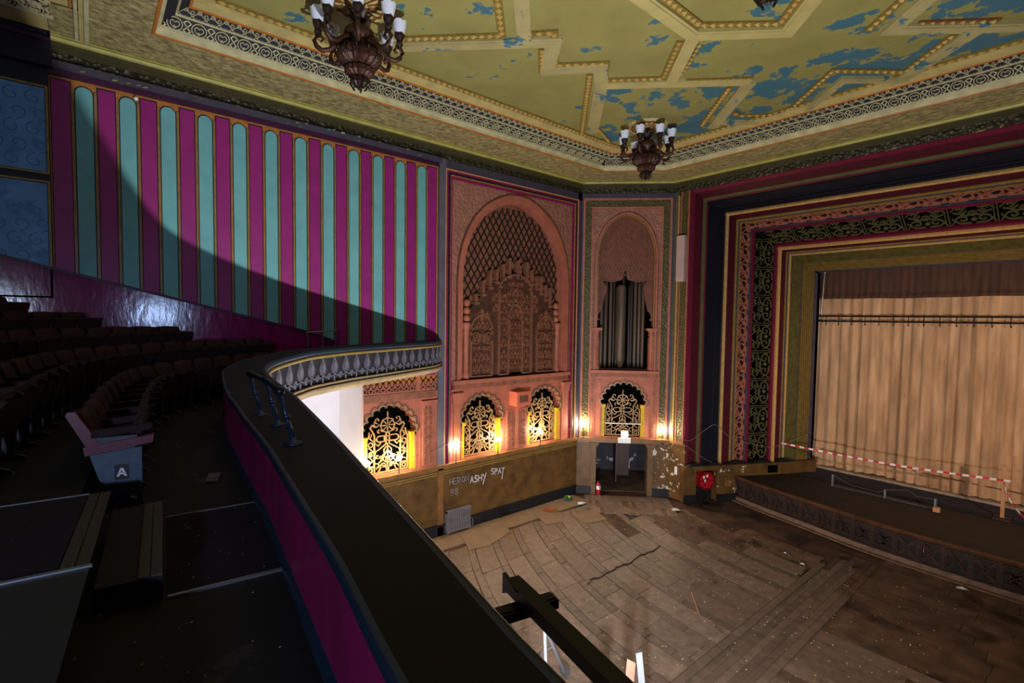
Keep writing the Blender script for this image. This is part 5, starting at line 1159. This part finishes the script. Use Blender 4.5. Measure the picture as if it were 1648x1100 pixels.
# barrier tape, post and tape ends
def tape(pts, w, name, label, seg=.16):
    P = [Vector(p) for p in resample([tuple(p) for p in catmull(pts, 8)], seg)]; g = G(); up = Vector((0, 0, w))
    for i, (a, b_) in enumerate(zip(P, P[1:])):
        tw = Vector((.0, .012 * math.sin(i * .9), 0)); g.add([a, b_, b_ + up + tw, a + up + tw], [(0, 1, 2, 3)], i % 2)
    tag(g.obj(name, ['tape_red', 'tape_white']), label, 'tape')
tape([(-8.45, 21.2, 2.1), (-6.8, 21.4, 2.02), (-4.4, 21.55, 2.0), (-1.9, 21.63, 2.14), (-1.8, 21.62, 2.15)], .07, 'barrier_tape', 'red and white barrier tape stretched across the stage to a timber post')
tape([(-9.1, 20.35, 2.0), (-8.75, 20.75, 2.06), (-8.45, 21.2, 2.12)], .035, 'barrier_tape', 'red and white tape tied to the cable at the proscenium bands')
tape([(-8.9, 20.4, 2.0), (-8.7, 20.9, 1.7), (-8.45, 21.3, 1.2), (-8.3, 21.4, .97)], .06, 'barrier_tape', 'loose red and white tape hanging down to the stage at the proscenium')
tape([(-1.9, 21.6, 2.1), (-1.75, 21.55, 1.6), (-1.3, 21.4, 1.1), (-.6, 21.3, 1.0)], .07, 'barrier_tape', 'red and white tape trailing from the timber post on the stage')
tape([(-3.12, 17.97, .9), (-3.13, 17.96, .7), (-3.1, 17.95, .42)], .05, 'barrier_tape', 'scrap of red and white tape hanging on the stage front', .1)
bp = thing('barrier_post', 'thin pine post standing on the stage holding barrier tape', 'post', (-1.9, 21.68, .95)); g = G(); g.box((-1.95, 21.64, .95), (-1.86, 21.72, 2.62)); g.obj('post', 'pine', bp); g = G(); g.box((-2.1, 21.5, .93), (-1.7, 21.85, .99)); g.obj('base', 'stage_wood', bp)
# metal trap frame lying on the stage
tf = thing('trap_frame', 'bent thin metal and wire frame lying on the dark stage floor', 'frame', (-5, 21.4, .95))
g = G(); g.tube([(-6.4, 20.92, .97), (-3.4, 20.92, .97)], .02, 4); g.tube([(-6.35, 21.1, .97), (-3.4, 21.05, .97)], .015, 4); g.obj('base_bar', 'steel', tf)
for (x, h) in ((-6.35, .42), (-4.75, .3), (-3.4, .36)): g = G(); g.box((x - .03, 20.9, .95), (x + .03, 21.0, .95 + h)); g.obj('upright', 'steel', tf)
g = G(); g.tube([(-6.33, 20.95, 1.36), (-5.8, 21.0, 1.12), (-4.95, 20.95, 1.1), (-4.75, 20.95, 1.25), (-4.1, 20.95, 1.4), (-3.9, 20.95, 1.25), (-3.4, 20.95, 1.3)], .012, 4); g.obj('wire', 'steel', tf)
g = G(); g.box((-3.42, 20.7, .95), (-3.25, 20.86, 1.1)); tag(g.obj('pine_block', 'pine'), 'small pale wooden block at the right end of the bent metal frame', 'block')
# litter
def bowl(loc): 
    t = thing('green_bowl', 'green plastic bowl of rubbish on the floor by the skirting', 'bowl', loc); g = G(); g.lathe([(.1, 0), (.17, .1), (.18, .12), (.16, .11), (.09, .02)], loc, 14); g.obj('bowl', 'green_plastic', t); g = G(); g.sphere((loc[0] + .03, loc[1], .11), .05, 6, 4); g.obj('rubbish', 'yellow', t)
bowl((-13.2, 14.05, 0))
bt = thing('bottle', 'clear bottle lying on the floor near the corner doorway', 'bottle', (-12.62, 13.95, .05)); g = G(); g.lathe([(.05, 0), (.05, .18), (.018, .25), (.018, .3)], (0, 0, 0), 10, axis='x'); o = g.obj('glass', 'bottle_glass'); o.location = (0, 0, 0); o.parent = bt; bt.rotation_euler = (0, 0, 1.1); g = G(); g.lathe([(.02, .3), (.02, .33)], (0, 0, 0), 8, axis='x'); o = g.obj('cap', 'navy'); o.parent = bt
for (x, y, a, nm, m, lab, w, l) in ((-12.87, 12.72, .4, 'floor_tile', 'tile_orange', 'broken orange-brown tile on the floor before the bottle', .3, .5), (-10.0, 16.4, .9, 'plaster_scrap', 'paper', 'white plaster scraps at the foot of the damaged dado', .2, .3), (-6.0, 15.9, .2, 'foil_scrap', 'steel', 'shiny foil scrap on the dark floor before the stage', .08, .1),
                                    (-5.4, 15.6, .2, 'paper_scrap', 'paper', 'small white paper strip near the end of the gangway boards', .04, .14), (-2.2, 17.5, .3, 'plastic_wrapper', 'paper', 'white plastic wrapper on the floor at the stage foot', .1, .25)):
    g = G(); c, s = math.cos(a), math.sin(a); g.add([(x + c*u - s*v, y + s*u + c*v, z) for (u, v, z) in ((-l/2, -w/2, .012), (l/2, -w/2, .03), (l/2.2, w/2, .012), (0, w/1.7, .05), (-l/2, w/2, .02))], [(0, 1, 2, 3, 4)]); tag(g.obj(nm, m), lab, 'litter')
g = G(); g.tube([(-6.62, 11.7, .02), (-6.0, 10.97, .02)], .012, 4); tag(g.obj('stick', 'pine'), 'thin pale stick lying on the floorboards', 'stick')
g = G(); rnd = random.Random(2); pts = [(-8.62 + .02 * rnd.uniform(-3, 3), 9.9 + i * .12, .012) for i in range(30)]
g.tube(pts, .016, 4, 0, [.6 + .8 * rnd.random() for _ in pts])
o = g.obj('black_debris_line', 'black_rubber'); tag(o, 'broken black strip of old cable lying across the boards', 'cable')
g = G()
for i in range(900):
    x, y = rnd.uniform(-12.4, -2), rnd.uniform(4.5, 16.5); s = rnd.uniform(.008, .022)
    if y - x > 27: continue
    g.add([(x - s, y, .01), (x, y - s, .012), (x + s, y, .011), (x, y + s * 1.5, .02)], [(0, 1, 2, 3)])
o = g.obj('leaf_litter', 'flake'); o['kind'] = 'stuff'; o['label'] = 'pale flakes of fallen paint scattered over the stalls floor'; o['category'] = 'debris'
g = G()
for i in range(120):
    x, y = rnd.uniform(-9.5, -2.5), rnd.uniform(-.1, 1.0); s = rnd.uniform(.002, .007)
    n_, z_ = at_out((x, 1.5)) if False else (0, FZ + .012); g.add([(x - s, y, z_), (x, y - s, z_), (x + s, y, z_), (x, y + s * 1.5, z_ + .004)], [(0, 1, 2, 3)])
o = g.obj('circle_litter', 'flake'); o['kind'] = 'stuff'; o['label'] = 'pale flakes scattered on the dark floor behind the circle parapet'; o['category'] = 'debris'
g = G(); g.add([(-5.9, .9, FZ + .012), (-5.6, .82, FZ + .02), (-5.57, .92, FZ + .012), (-5.86, 1.0, FZ + .012)], [(0, 1, 2, 3)]); tag(g.obj('paper_sheet', 'paper_dull'), 'crumpled pale paper on the dark floor beside the lettered seat', 'litter')
